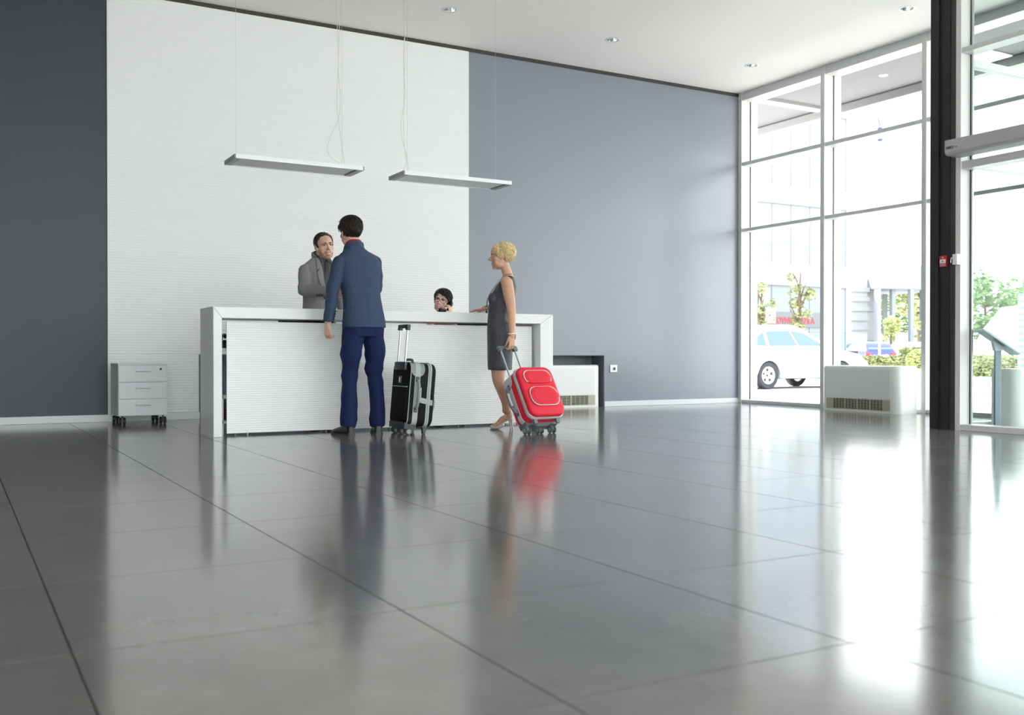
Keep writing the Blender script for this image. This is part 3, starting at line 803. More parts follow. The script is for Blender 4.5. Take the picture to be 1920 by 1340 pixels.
def blue_man():
    s = S()
    hd = HM((-.06, .15, 1.742), yaw=.12, pitch=-.05, roll=-.03)
    head_shape(s, hd, 1.04)
    s.limb([(-.03, .085, 1.5), (-.042, .105, 1.6), (-.055, .135, 1.70)], [.05, .058, .06])
    s.torso([(0, .0, .93, .15, .1), (0, .0, 1.05, .15, .105), (-.01, .03, 1.2, .14, .095), (-.025, .06, 1.38, .15, .1), (-.03, .07, 1.48, .11, .075), (-.035, .08, 1.55, .05, .05)])
    s.limb([(-.16, .06, 1.45), (-.262, .027, 1.23), (-.292, .06, .97)], [.035, .035, .03])
    s.limb([(.1, .09, 1.45), (.198, .2, 1.26), (.06, .49, 1.23)], [.035, .035, .03])
    for q, hip, kn, an in ((-1, (-.095, .0, .95), (-.115, .045, .52), (-.135, .01, .08)), (1, (.095, 0, .95), (.115, .05, .52), (.135, .02, .08))):
        s.limb([hip, kn, an], [.08, .05, .04])
    body = s.mesh('b', .0048, 3)
    lh = hand_mesh((-.298, .065, .945), (.1, .12, -1), (.85, .45, .1), -1, curl=(.45, .75, .6), k=1.0, thumb_out=.25, thumb_curl=.2)
    rh = hand_mesh((.055, .50, 1.23), (-.25, 1, .05), (-.9, -.2, 0), 1, curl=(.3, .4, .4), k=1.0)
    p = mobj('person', join_meshes('blue_man', [body, lh, rh]), M_SKIN, None, True)
    tag(p, 'standing man seen from behind in blue blazer and navy trousers, shaking hands', 'person')
    # blazer
    s = S()
    s.torso([(.005, -.005, .915, .188, .135), (.005, -.0, .98, .183, .132), (0, .01, 1.1, .168, .122), (-.01, .03, 1.22, .166, .122), (-.02, .05, 1.36, .186, .128), (-.028, .06, 1.46, .195, .122), (-.03, .07, 1.53, .165, .1), (-.036, .083, 1.585, .092, .08), (-.04, .092, 1.61, .076, .074), (-.042, .1, 1.63, .068, .07)], p=2.5)
    fold_limb(s, [(-.198, .05, 1.475), (-.262, .025, 1.25), (-.288, .06, .965)], [(.058, .07), (.056, .063), (.047, .054)], .004, 3, flat1=True)
    fold_limb(s, [(.145, .085, 1.492), (.2, .2, 1.27), (.08, .46, 1.235)], [(.058, .07), (.056, .062), (.046, .05)], .004, 4, flat1=True)
    s.limb([(-.17, .055, 1.488), (-.09, .075, 1.545), (-.06, .085, 1.575)], [.05, .05, .045]); s.limb([(.125, .085, 1.505), (.03, .09, 1.55), (-.015, .095, 1.578)], [.05, .05, .045])
    jk = mobj('blazer', s.mesh('blazer', .006, 9), M_BLUE, p, True); tag(jk, 'blue wool blazer')
    s = S()   # blazer collar
    s.limb([(-.12, .16, 1.56), (-.118, .10, 1.605), (-.095, .05, 1.628), (-.042, .027, 1.636), (.012, .05, 1.63), (.036, .10, 1.605), (.036, .165, 1.56)], [(.026, .008)]*7, ref=(0, 0, 1))
    mobj('blazer_collar', s.mesh('c', .004, 2), M_BLUE, jk, True)
    b = NB(); tube(b, [(-.018, -.066, 1.45), (-.012, -.086, 1.3), (-.0, -.098, 1.2), (0, -.128, 1.0), (0, -.14, .92)], .0012, 5); bobj('back_seam', b, mat('seam dark', (.03, .048, .09), .9), jk)
    for k in range(4):
        b = NB(); bmesh.ops.create_uvsphere(b, u_segments=10, v_segments=6, radius=.0065, matrix=Matrix.Translation((-.262+.006*k, .008-.001*k+.0, .985+.022*k))); bobj('sleeve_button', b, mat('navy button', (.01, .015, .03), .3), jk, True)
    s = S()
    s.limb([(-.107, .18, 1.6), (-.108, .12, 1.635), (-.09, .067, 1.655), (-.045, .046, 1.66), (.002, .068, 1.655), (.02, .12, 1.635), (.02, .18, 1.6)], [(.02, .005)]*7, ref=(0, 0, 1))
    mobj('shirt_collar', s.mesh('c', .0035, 1), mat('red shirt', (.23, .012, .03), .7), p, True)
    # trousers
    s = S()
    s.torso([(0, .0, .84, .16, .115), (0, 0, .92, .165, .12), (0, .0, 1.0, .158, .115), (0, .005, 1.06, .15, .105)])
    s.ell((-.075, -.035, .9), (.085, .085, .09)); s.ell((.075, -.035, .9), (.085, .085, .09))
    fold_limb(s, [(-.085, .0, .9), (-.105, .0, .74), (-.115, .035, .5), (-.128, .0, .26), (-.137, .015, .068)], [(.098, .105), (.094, .1), (.07, .078), (.07, .078), (.064, .074)], .009, 11, flat1=True)
    fold_limb(s, [(.085, .0, .9), (.105, .0, .74), (.118, .045, .5), (.128, .005, .26), (.137, .02, .068)], [(.098, .105), (.094, .1), (.07, .078), (.07, .078), (.064, .074)], .009, 12, flat1=True)
    tag(mobj('trousers', s.mesh('trousers', .006, 3), M_NAVY, p, True), 'navy cotton trousers')
    for hl, dv in (((-.125, -.055, 0), (-.22, .97, 0)), ((.12, -.05, 0), (.26, .96, 0))):
        sh_ = mobj('shoe', shoe_mesh(hl, dv), M_SHOE, p, True); sole_part(sh_, hl, dv, .298, M_BLACKPL)
    brow = mat('dark brown hair', (.018, .011, .009), .45, spec=.4)
    face_parts(p, hd, 1.04, brow)
    def hl(x, y):
        if y > .055: return .075
        if y > .02: return .03
        if y > -.012: return -.005 if abs(x) > .05 else .07
        if y > -.03: return .0
        return -.108-(y+.03)*.1
    hair_part(p, hd, 1.04, brow, hl, (.086, .106, .092), (0, -.018, .038), 1.0, nt=1100, flow=lambda q: (q.x*3, -.6 if q.z > .07 else -.15, -1 if q.z < .09 else -.1), lenr=(.03, .055), thick=.003, seed=3, quiff=lambda q: .012*max(0, min(1, (q.z-.05)/.05))+.016*max(0, min(1, (q.y-.03)/.04)))
    return p
place(blue_man(), (3.095, 8.07, 0), 0)

# ---------------------------------------------------------------- man in grey suit behind the desk
M_GREY = fabric('grey suit wool', (.25, .246, .255), .1, bump=.6, bs=9)
def grey_man():
    s = S()
    hd = HM((.0, .10, 1.652), yaw=-.2, pitch=.02, roll=.10)
    head_shape(s, hd, 1.05)
    s.limb([(0, .03, 1.46), (0, .045, 1.54), (.0, .075, 1.6)], [.05, .056, .058])
    s.torso([(0, .0, .93, .145, .1), (0, .0, 1.05, .14, .1), (0, .01, 1.2, .13, .09), (0, .02, 1.36, .14, .09), (0, .03, 1.45, .1, .07), (0, .035, 1.5, .05, .045)])
    s.limb([(.12, .03, 1.4), (.21, .08, 1.235), (.1, .40, 1.21)], [.035, .035, .03])
    s.limb([(-.12, .03, 1.4), (-.23, .0, 1.2), (-.23, .1, .95)], [.035, .035, .03])
    for q in (-1, 1): s.limb([(q*.09, 0, .9), (q*.1, .02, .48), (q*.11, 0, .03)], [.08, .05, .04])
    body = s.mesh('b', .0048, 3)
    rh = hand_mesh((.1, .40, 1.21), (-.15, 1, .0), (-.9, -.2, 0), 1, curl=(.3, .4, .4))
    lh = hand_mesh((-.23, .1, .935), (0, .1, -1), (.9, .3, 0), -1, curl=(.4, .5, .4))
    p = mobj('person', join_meshes('grey_man', [body, rh, lh]), mat('skin fair', (.68, .41, .31), .5, noise_amt=.06, noise_scale=30), None, True)
    tag(p, 'smiling bearded man in grey suit behind the desk, shaking hands', 'person')
    s = S()
    s.torso([(0, -.0, .8, .17, .125), (0, -.0, .95, .168, .12), (0, .005, 1.12, .152, .112), (0, .015, 1.25, .162, .118), (0, .025, 1.36, .182, .12), (0, .028, 1.43, .19, .112), (0, .03, 1.49, .155, .09), (0, .035, 1.54, .085, .07), (0, .035, 1.565, .07, .064)], p=2.5)
    fold_limb(s, [(.168, .03, 1.425), (.213, .085, 1.235), (.11, .37, 1.21)], [(.056, .066), (.056, .06), (.046, .048)], .004, 5, flat1=True)
    fold_limb(s, [(-.168, .03, 1.425), (-.235, .0, 1.2), (-.24, .1, .96)], [(.056, .066), (.055, .06), (.046, .05)], .004, 6, flat1=True)
    s.limb([(.145, .03, 1.44), (.07, .033, 1.5), (.04, .035, 1.53)], [.05, .05, .045]); s.limb([(-.145, .03, 1.44), (-.07, .033, 1.5), (-.04, .035, 1.53)], [.05, .05, .045])
    jk = mobj('suit_jacket', s.mesh('j', .006, 8), M_GREY, p, True); tag(jk, 'grey suit jacket')
    # shirt front, tie, lapels follow the chest
    def chest(x, z, out=.0):
        rx = .18 if z > 1.3 else .165; ry = .122
        yc = .02
        for zz, yy, rr, rxx in ((1.12, .005, .112, .152), (1.25, .015, .118, .162), (1.36, .025, .12, .182), (1.43, .028, .112, .19), (1.49, .03, .09, .155), (1.54, .035, .07, .085), (1.57, .035, .064, .07)):
            if z >= zz: yc, ry, rx = yy, rr, rxx
        import bisect
        T_ = ((1.12, .005, .112, .152), (1.25, .015, .118, .162), (1.36, .025, .12, .182), (1.43, .028, .112, .19), (1.49, .03, .09, .155), (1.54, .035, .07, .085), (1.6, .04, .06, .07))
        for a, b in zip(T_[:-1], T_[1:]):
            if a[0] <= z <= b[0]:
                t = (z-a[0])/(b[0]-a[0]); yc, ry, rx = [a[i]+(b[i]-a[i])*t for i in (1, 2, 3)]
        q = min(.98, abs(x)/rx)
        return V((x, yc+ry*(1-q**2.5)**(1/2.5)+out, z))
    def strip(name, L, R_, m, out, th=.008, par=p):
        b = NB(); rings = []
        for (xl, zl), (xr, zr) in zip(L, R_):
            n = 5; f_ = [chest(xl+(xr-xl)*i/n, zl+(zr-zl)*i/n, out) for i in range(n+1)]
            rings.append(f_+[q-V((0, th, 0)) for q in reversed(f_)])
        loft(b, rings); return bobj(name, b, m, par, True, 50)
    strip('shirt_front', [(-.001, 1.18), (-.028, 1.3), (-.05, 1.4), (-.062, 1.5), (-.06, 1.55)], [(.001, 1.18), (.028, 1.3), (.05, 1.4), (.062, 1.5), (.06, 1.55)], fabric('charcoal shirt', (.075, .075, .082)), .011, .016)
    strip('necktie', [(-.02, 1.16), (-.03, 1.28), (-.022, 1.42), (-.017, 1.5), (-.022, 1.535)], [(.02, 1.16), (.03, 1.28), (.022, 1.42), (.017, 1.5), (.022, 1.535)], mat('black tie', (.012, .012, .014), .4), .016)
    for q in (-1, 1):
        strip('lapel', [(q*.0, 1.17), (q*.028, 1.3), (q*.052, 1.42), (q*.064, 1.5), (q*.066, 1.54)], [(q*.012, 1.19), (q*.085, 1.32), (q*.105, 1.41), (q*.1, 1.47), (q*.088, 1.53)], M_GREY, .019, .02, jk)
        strip('shirt_collar_wing', [(q*.008, 1.515), (q*.012, 1.535), (q*.03, 1.56)], [(q*.05, 1.5), (q*.062, 1.53), (q*.066, 1.565)], MATS['charcoal shirt'], .022, .012)
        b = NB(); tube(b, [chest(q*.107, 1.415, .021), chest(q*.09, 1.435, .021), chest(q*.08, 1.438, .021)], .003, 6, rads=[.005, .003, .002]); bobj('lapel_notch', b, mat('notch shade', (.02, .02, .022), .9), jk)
    s = S(); s.limb([(-.075, .06, 1.54), (-.062, -.01, 1.58), (0, -.035, 1.59), (.062, -.01, 1.58), (.075, .06, 1.54)], [(.026, .009)]*5, ref=(0, 0, 1)); mobj('jacket_collar', s.mesh('c', .004, 2), M_GREY, jk, True)
    s = S(); s.limb([(-.062, .08, 1.55), (-.06, .015, 1.59), (0, -.02, 1.605), (.06, .015, 1.59), (.062, .08, 1.55)], [(.02, .005)]*5, ref=(0, 0, 1)); mobj('shirt_collar', s.mesh('c', .0035, 1), MATS['charcoal shirt'], p, True)
    for k in range(3):
        b = NB(); bmesh.ops.create_uvsphere(b, u_segments=10, v_segments=6, radius=.008, matrix=Matrix.Translation((.188-.009*k, .275+.022*k, 1.182))); bobj('sleeve_button', b, M_BLACKPL, jk, True)
    s = S()
    s.torso([(0, 0, .86, .155, .11), (0, 0, .95, .155, .11), (0, .0, 1.0, .14, .1)])
    for q in (-1, 1): s.limb([(q*.085, 0, .86), (q*.1, .02, .46), (q*.11, .0, .02)], [.098, .072, .062], flat1=True)
    mobj('trousers', s.mesh('t', .008, 3), M_GREY, p, True)
    for q in (-1, 1):
        mobj('shoe', shoe_mesh((q*.11, -.06, -.05), (q*.15, 1, 0)), M_SHOE, p, True)
    hm = mat('brown hair', (.035, .02, .013), .45)
    face_parts(p, hd, 1.05, hm)
    def hl(x, y):
        if y > .05: return .098-abs(x)*.3
        if y > .03: return .06
        if y > .0: return -.012 if abs(x) > .05 else .08
        if y > -.025: return -.0
        return -.07
    hair_part(p, hd, 1.05, hm, hl, (.0815, .101, .088), (0, -.015, .036), .6, nt=700, thick=.003, flow=lambda q: (q.x*2, -1.0, -.5), seed=5, quiff=lambda q: .004*max(0, min(1, (q.z-.06)/.04)))
    # short beard: a thin layer over jaw, chin and upper lip
    def beard(q):
        if q.y < .012 or q.z > -.04 or q.z < -.125: return False
        side = abs(q.x) > .034 and q.z < -.045-(.0 if q.y < .04 else (q.y-.04)*.5)
        chin = q.z < -.086
        lip = abs(q.x) < .03 and -.058 < q.z < -.049 and q.y > .07
        return side or chin or lip
    shell_from(p, hd, 1.05, beard, .0018, 'beard', mat('short beard', (.40, .235, .165), .8, noise_amt=.2, noise_scale=300))
    return p
place(grey_man(), (3.055, 9.14, .05), math.radians(180+14))
# ---------------------------------------------------------------- blonde woman in grey dress
M_DRESS = fabric('charcoal dress', (.052, .054, .068), .12, bump=.9, bs=7, spec=.4, rough=.6)
def blonde_woman():
    s = S()
    hd = HM((0, .008, 1.585), yaw=0.02, pitch=.02)
    head_shape(s, hd, .985, True)
    s.limb([(0, -.06, 1.33), (0, -.05, 1.42), (0, -.018, 1.52)], [(.075, .06), .046, .042])
    s.torso([(0, .02, .6, .12, .085), (0, .02, .9, .15, .1), (0, .02, 1.06, .11, .08), (0, .0, 1.2, .13, .095), (0, -.03, 1.31, .15, .08), (0, -.048, 1.37, .12, .058), (0, -.05, 1.405, .06, .05)])
    s.ell((-.155, -.035, 1.345), (.048, .052, .05)); s.ell((.155, -.035, 1.345), (.048, .052, .05))
    s.limb([(-.165, -.04, 1.34), (-.182, -.055, 1.25), (-.215, -.078, 1.1), (-.222, -.083, 1.01), (-.226, -.085, .85)], [(.046, .054), (.044, .054), (.036, .041), (.035, .038), (.023, .026)])
    s.limb([(.165, -.03, 1.345), (.3, .0, 1.17), (.395, .17, 1.128)], [(.043, .048), .036, .026])
    for q, kn, an in ((-1, (-.07, .03, .485), (-.06, -.045, .165)), (1, (.07, .045, .485), (.055, -.03, .165))):
        hip = V((q*.08, .02, .86)); kn = V(kn); an = V(an)
        s.limb([hip, kn+V((0, 0, .12)), kn, kn+V((0, -.015, -.08)), kn.lerp(an, .4)+V((0, -.015, 0)), an+V((0, -.0, .06)), an], [.085, .062, .053, .046, .053, .033, .03], sub=3)
        s.ell(kn+V((0, .03, .005)), (.03, .025, .04))
        # foot on high heels
        s.limb([an+V((0, -.012, .0)), an+V((0, -.02, -.055)), an+V((0, .025, -.07)), an+V((0, .08, -.12)), an+V((0, .12, -.138))], [.03, (.028, .027), (.03, .024), (.037, .017), (.034, .01)], sub=3)
    body = s.mesh('b', .0048, 5)
    lh = hand_mesh((-.226, -.085, .855), (0.02, .02, -1), (.75, .65, 0), -1, curl=(.2, .75, 1.2), k=.92, thumb_out=.2, thumb_curl=.6)
    rh = hand_mesh((.398, .175, 1.122), (.08, .99, -.1), (-.1, -.1, -1), -1, curl=(.12, .18, .2), k=.86, thumb_out=.3)
    p = mobj('person', join_meshes('blonde_woman', [body, lh, rh]), M_SKIN2, None, True)
    tag(p, 'short-haired blonde woman in sleeveless charcoal dress leaning on the desk, pulling red suitcase', 'person')
    s = S()
    s.torso([(0, .022, .545, .165, .112), (0, .022, .62, .168, .115), (0, .02, .76, .178, .118), (0, .02, .9, .178, .12), (0, .03, 1.0, .145, .106), (0, .03, 1.07, .135, .1), (0, .005, 1.17, .142, .115), (0, -.015, 1.25, .148, .11), (0, -.04, 1.32, .15, .092), (0, -.052, 1.36, .142, .07)], p=2.3)
    for q in (-1, 1):
        s.ell((q*.066, .075, 1.195), (.066, .055, .062)); s.ell((q*.075, -.05, .86), (.08, .075, .09))
    dr = mobj('dress', s.mesh('dress', .0055, 4), M_DRESS, p, True); tag(dr, 'charcoal sleeveless dress')
    def bodice(q):
        if q.z < 1.16 or abs(q.x) > .135+max(0, 1.3-q.z)*.1: return False
        if q.x*q.x+(q.y+.048)**2 < .072**2 and q.z > 1.375: return False
        if q.z > 1.415: return False
        if q.y > -.05: return q.z < 1.29+.95*max(0, abs(q.x)-.02)
        return True
    bo = shell_from(p, Matrix(), 1, bodice, .008, 'dress_bodice', M_DRESS); bo.parent = dr
    # heels
    M_HEEL = mat('beige patent', (.55, .5, .49), .3)
    for an in ((-.06, -.045, .165), (.055, -.03, .165)):
        an = V(an); s = S()
        s.limb([an+V((0, -.03, -.07)), an+V((0, .025, -.092)), an+V((0, .08, -.137))], [(.026, .008), (.03, .008), (.037, .012)], sub=3)
        s.limb([an+V((0, .045, -.122)), an+V((0, .08, -.142)), an+V((0, .13, -.147))], [(.032, .02), (.041, .021), (.034, .016)], sub=3)
        sh_ = mobj('shoe', s.mesh('s', .004, 2), M_HEEL, p, True)
        b = NB(); cyl(b, an+V((0, -.038, -.066)), an+V((0, -.05, -.165)), .0135, .0055, 12); bobj('heel', b, M_HEEL, sh_, True, 50)
        b = NB(); tube(b, catmull([an+V((-.034, .02, -.045)), an+V((-.03, -.03, -.03)), an+V((0, -.05, -.022)), an+V((.03, -.03, -.03)), an+V((.034, .02, -.045))], 5), .0045, 6); bobj('sling_strap', b, M_HEEL, sh_, True)
    # jewellery
    b = NB(); tube(b, [V((-.226, -.085, .872))+V((math.cos(a)*.032, math.sin(a)*.034, math.sin(a*2)*.003)) for a in (2*PI*i/24 for i in range(24))], .0055, 8, closed=True); bobj('bracelet', b, mat('pale bracelet', (.85, .8, .68), .25), p, True)
    b = NB(); tube(b, [V((-.23, -.06, .765))+V((math.cos(a)*.011, math.sin(a)*.011, 0)) for a in (2*PI*i/12 for i in range(12))], .003, 6, closed=True); bobj('ring', b, M_CHROME, p, True)
    b = NB(); tube(b, catmull([(-.05, -.09, 1.425), (-.066, -.03, 1.412), (-.075, .05, 1.335), (-.05, .125, 1.22), (-.01, .14, 1.12), (.03, .135, 1.2), (.07, .05, 1.33), (.064, -.04, 1.40), (.04, -.09, 1.41)], 5), .0022, 6); nk = bobj('necklace', b, mat('dark cord', (.08, .04, .025), .5), p, True)
    for k in range(7):
        b = NB(); bmesh.ops.create_icosphere(b, subdivisions=2, radius=.007+.002*(k % 3), matrix=Matrix.Translation((-.01+.012*math.sin(k*2.1), .148+.006*math.cos(k*1.7), 1.135-.011*k))); bobj('bead', b, (M_CHROME, M_BLACKPL)[k % 2], nk, True)
    hm = mat('blonde hair', (.74, .57, .31), .45, noise_amt=.3, noise_scale=60)
    face_parts(p, hd, .985, mat('brown brow', (.12, .07, .04), .6), smile=False)
    def hl(x, y):
        if y > .05: return .052
        if y > .015: return .008
        if y > -.025: return .03
        return -.075-.15*(y+.02)*0
    hair_part(p, hd, .985, hm, hl, (.083, .101, .088), (0, -.018, .038), 1.6, nt=1200, flow=lambda q: (q.x*2, .9 if q.y > .02 and q.z > .04 else -.6, -1.0), lenr=(.03, .06), thick=.0035, seed=9, quiff=lambda q: .009*max(0, min(1, (q.z-.03)/.06))+.006*max(0, min(1, (-q.y-.02)/.05))*max(0, min(1, (q.z+.02)/.04))+.007*max(0, noise.noise(q*38)))
    return p
place(blonde_woman(), (4.435, 8.03, 0), math.radians(61.6))

# ---------------------------------------------------------------- seated receptionist on the phone
def receptionist():
    s = S()
    hd = HM((-.0, .06, 1.228), yaw=.05, pitch=.05, roll=-.24)
    head_shape(s, hd, .97, True)
    s.limb([(0, -.01, .95), (0, .0, 1.05), (.005, .03, 1.16)], [(.07, .055), .048, .046])
    s.torso([(0, .0, .46, .15, .1), (0, .0, .6, .12, .085), (0, .0, .75, .12, .09), (0, .0, .88, .14, .085), (0, -.01, .98, .12, .06), (0, -.005, 1.02, .055, .05)])
    s.limb([(-.155, 0, .95), (-.235, .08, .76), (-.12, .125, 1.06)], [.045, .036, .024])
    s.limb([(.155, 0, .95), (.2, .06, .72), (.1, .28, .775)], [.045, .036, .024])
    for q in (-1, 1): s.limb([(q*.08, .0, .47), (q*.09, .36, .49), (q*.09, .38, .1), (q*.09, .48, .03)], [.075, .052, .032, .025])
    body = s.mesh('b', .0048, 3)
    lh = hand_mesh((-.118, .125, 1.075), (.12, .06, 1), (.75, -.3, .1), 1, curl=(.5, .8, .6), k=.9)
    rh = hand_mesh((.1, .285, .775), (0, 1, 0), (0, 0, -1), -1, curl=(.2, .2, .2), k=.9)
    p = mobj('person', join_meshes('receptionist', [body, lh, rh]), mat('skin warm', (.72, .48, .37), .5, noise_amt=.05, noise_scale=30), None, True)
    tag(p, 'dark-haired woman with glasses seated behind the desk, talking on a black phone', 'person')
    s = S()
    s.torso([(0, .0, .46, .168, .12), (0, .0, .6, .135, .1), (0, .0, .75, .135, .108), (0, .005, .86, .152, .11), (0, -.005, .96, .14, .075), (0, -.005, 1.01, .075, .06)])
    s.limb([(-.15, 0, .95), (-.2, .04, .84)], [.058, .052], flat1=True); s.limb([(.15, 0, .95), (.185, .03, .84)], [.058, .052], flat1=True)
    tag(mobj('blouse', s.mesh('bl', .007, 3), mat('coral pattern', (.5, .16, .12), .8, noise_amt=.7, noise_scale=45), p, True), 'coral patterned blouse')
    s = S()
    s.torso([(0, 0, .4, .17, .12), (0, 0, .5, .16, .12)])
    for q in (-1, 1): s.limb([(q*.085, .0, .47), (q*.095, .37, .485), (q*.09, .38, .12)], [.09, .07, .06], flat1=True)
    mobj('trousers', s.mesh('tr', .008, 3), M_DRESS, p, True)
    for q in (-1, 1): mobj('shoe', shoe_mesh((q*.09, .33, 0), (0, 1, 0), .25), M_SHOE, p, True)
    hm = mat('black brown hair', (.016, .01, .01), .42)
    face_parts(p, hd, .97, hm, lipcol=mat('pink lips', (.55, .17, .19), .35), look=(.004, .002))
    def hl(x, y):
        if y > .055: return .062+x*.35
        if y > .02: return .03
        if y > -.008: return -.025 if abs(x) > .05 else .06
        if y > -.03: return -.01
        return -.085
    hair_part(p, hd, .97, hm, hl, (.087, .107, .094), (0, -.016, .036), 1.0, nt=1000, flow=lambda q: (-1.1 if q.y > .02 else q.x*2, .3 if q.y > .02 else -.5, -.6), lenr=(.035, .06), thick=.003, seed=21, quiff=lambda q: .01*max(0, min(1, (q.z-.03)/.06)))
    T = hd @ Matrix.Scale(.97, 4)
    b = NB()
    for q in (-1, 1):
        tube(b, [T @ V((q*.033+x, .1-.012*abs(q*.033+x)/.05, -.002+z)) for x, z in rrect(.05, .036, .013, 4)], .0019, 6, closed=True)
        tube(b, [T @ V((q*.057, .09, .006)), T @ V((q*.078, .04, .006)), T @ V((q*.083, -.005, .004))], .0018, 6)
    tube(b, [T @ V((-.009, .0985, .004)), T @ V((0, .1, .007)), T @ V((.009, .0985, .004))], .0018, 6)
    gl = bobj('glasses', b, mat('glasses frame', (.012, .01, .01), .3), p, True)
    return p, hd
rp, rhd = receptionist()
RLOC = V((4.40, 9.21, 0)); RROT = math.radians(139.5)
place(rp, RLOC, RROT)
# office chair she sits on
oc = thing('office_chair', 'black office chair under the seated receptionist', 'chair', RLOC, (0, 0, RROT))
s = S(); s.torso([(0, .05, .33, .2, .2), (0, .05, .345, .225, .225), (0, .05, .375, .225, .225), (0, .05, .39, .2, .2)], p=4); mobj('seat', s.mesh('s', .01, 2), M_BLACKPL, oc, True)
s = S(); s.limb([(0, -.2, .5), (0, -.215, .7), (0, -.19, .86)], [(.19, .02), (.2, .022), (.18, .02)]); mobj('backrest', s.mesh('s', .01, 2), M_BLACKPL, oc, True)
bm = NB(); tube(bm, catmull([(0, -.02, .32), (0, -.19, .34), (0, -.235, .42), (0, -.235, .55)], 5), .014, 8); bobj('back_arm', bm, M_BLACKPL, oc)
bm = NB(); cyl(bm, (0, .05, .07), (0, .05, .33), .025); bobj('gas_post', bm, M_CHROME, oc)
for k in range(5):
    a = 2*PI*k/5+.3
    bm = NB(); tube(bm, [(0, .05, .08), (math.cos(a)*.26, .05+math.sin(a)*.26, .055)], .015, 8); cyl(bm, (math.cos(a)*.26-.012, .05+math.sin(a)*.26, .025), (math.cos(a)*.26+.012, .05+math.sin(a)*.26, .025), .025); bobj('base_arm', bm, M_BLACKPL, oc)
# handset in her hand
hs = thing('phone_handset', 'black telephone handset held by the seated woman', 'phone', RLOC, (0, 0, RROT))
T = rhd @ Matrix.Scale(.97, 4)
e0, e1, e2, e3 = [T @ V(q) for q in ((-.098, .0, .002), (-.112, .04, -.04), (-.088, .105, -.088), (-.04, .128, -.098))]
bm = NB(); tube(bm, catmull([e0, e1, e2, e3], 5), .016, 10, rads=[.022]*3+[.014]*9+[.017]*2+[.024]*2); bobj('handle', bm, M_BLACKPL, hs, True)
bm = NB(); bmesh.ops.create_uvsphere(bm, u_segments=14, v_segments=8, radius=.024, matrix=Matrix.Translation(e3)); bobj('mouthpiece', bm, M_BLACKPL, hs, True)
bm = NB(); bmesh.ops.create_uvsphere(bm, u_segments=14, v_segments=8, radius=.023, matrix=Matrix.Translation(e0)); bobj('earpiece', bm, M_BLACKPL, hs, True)

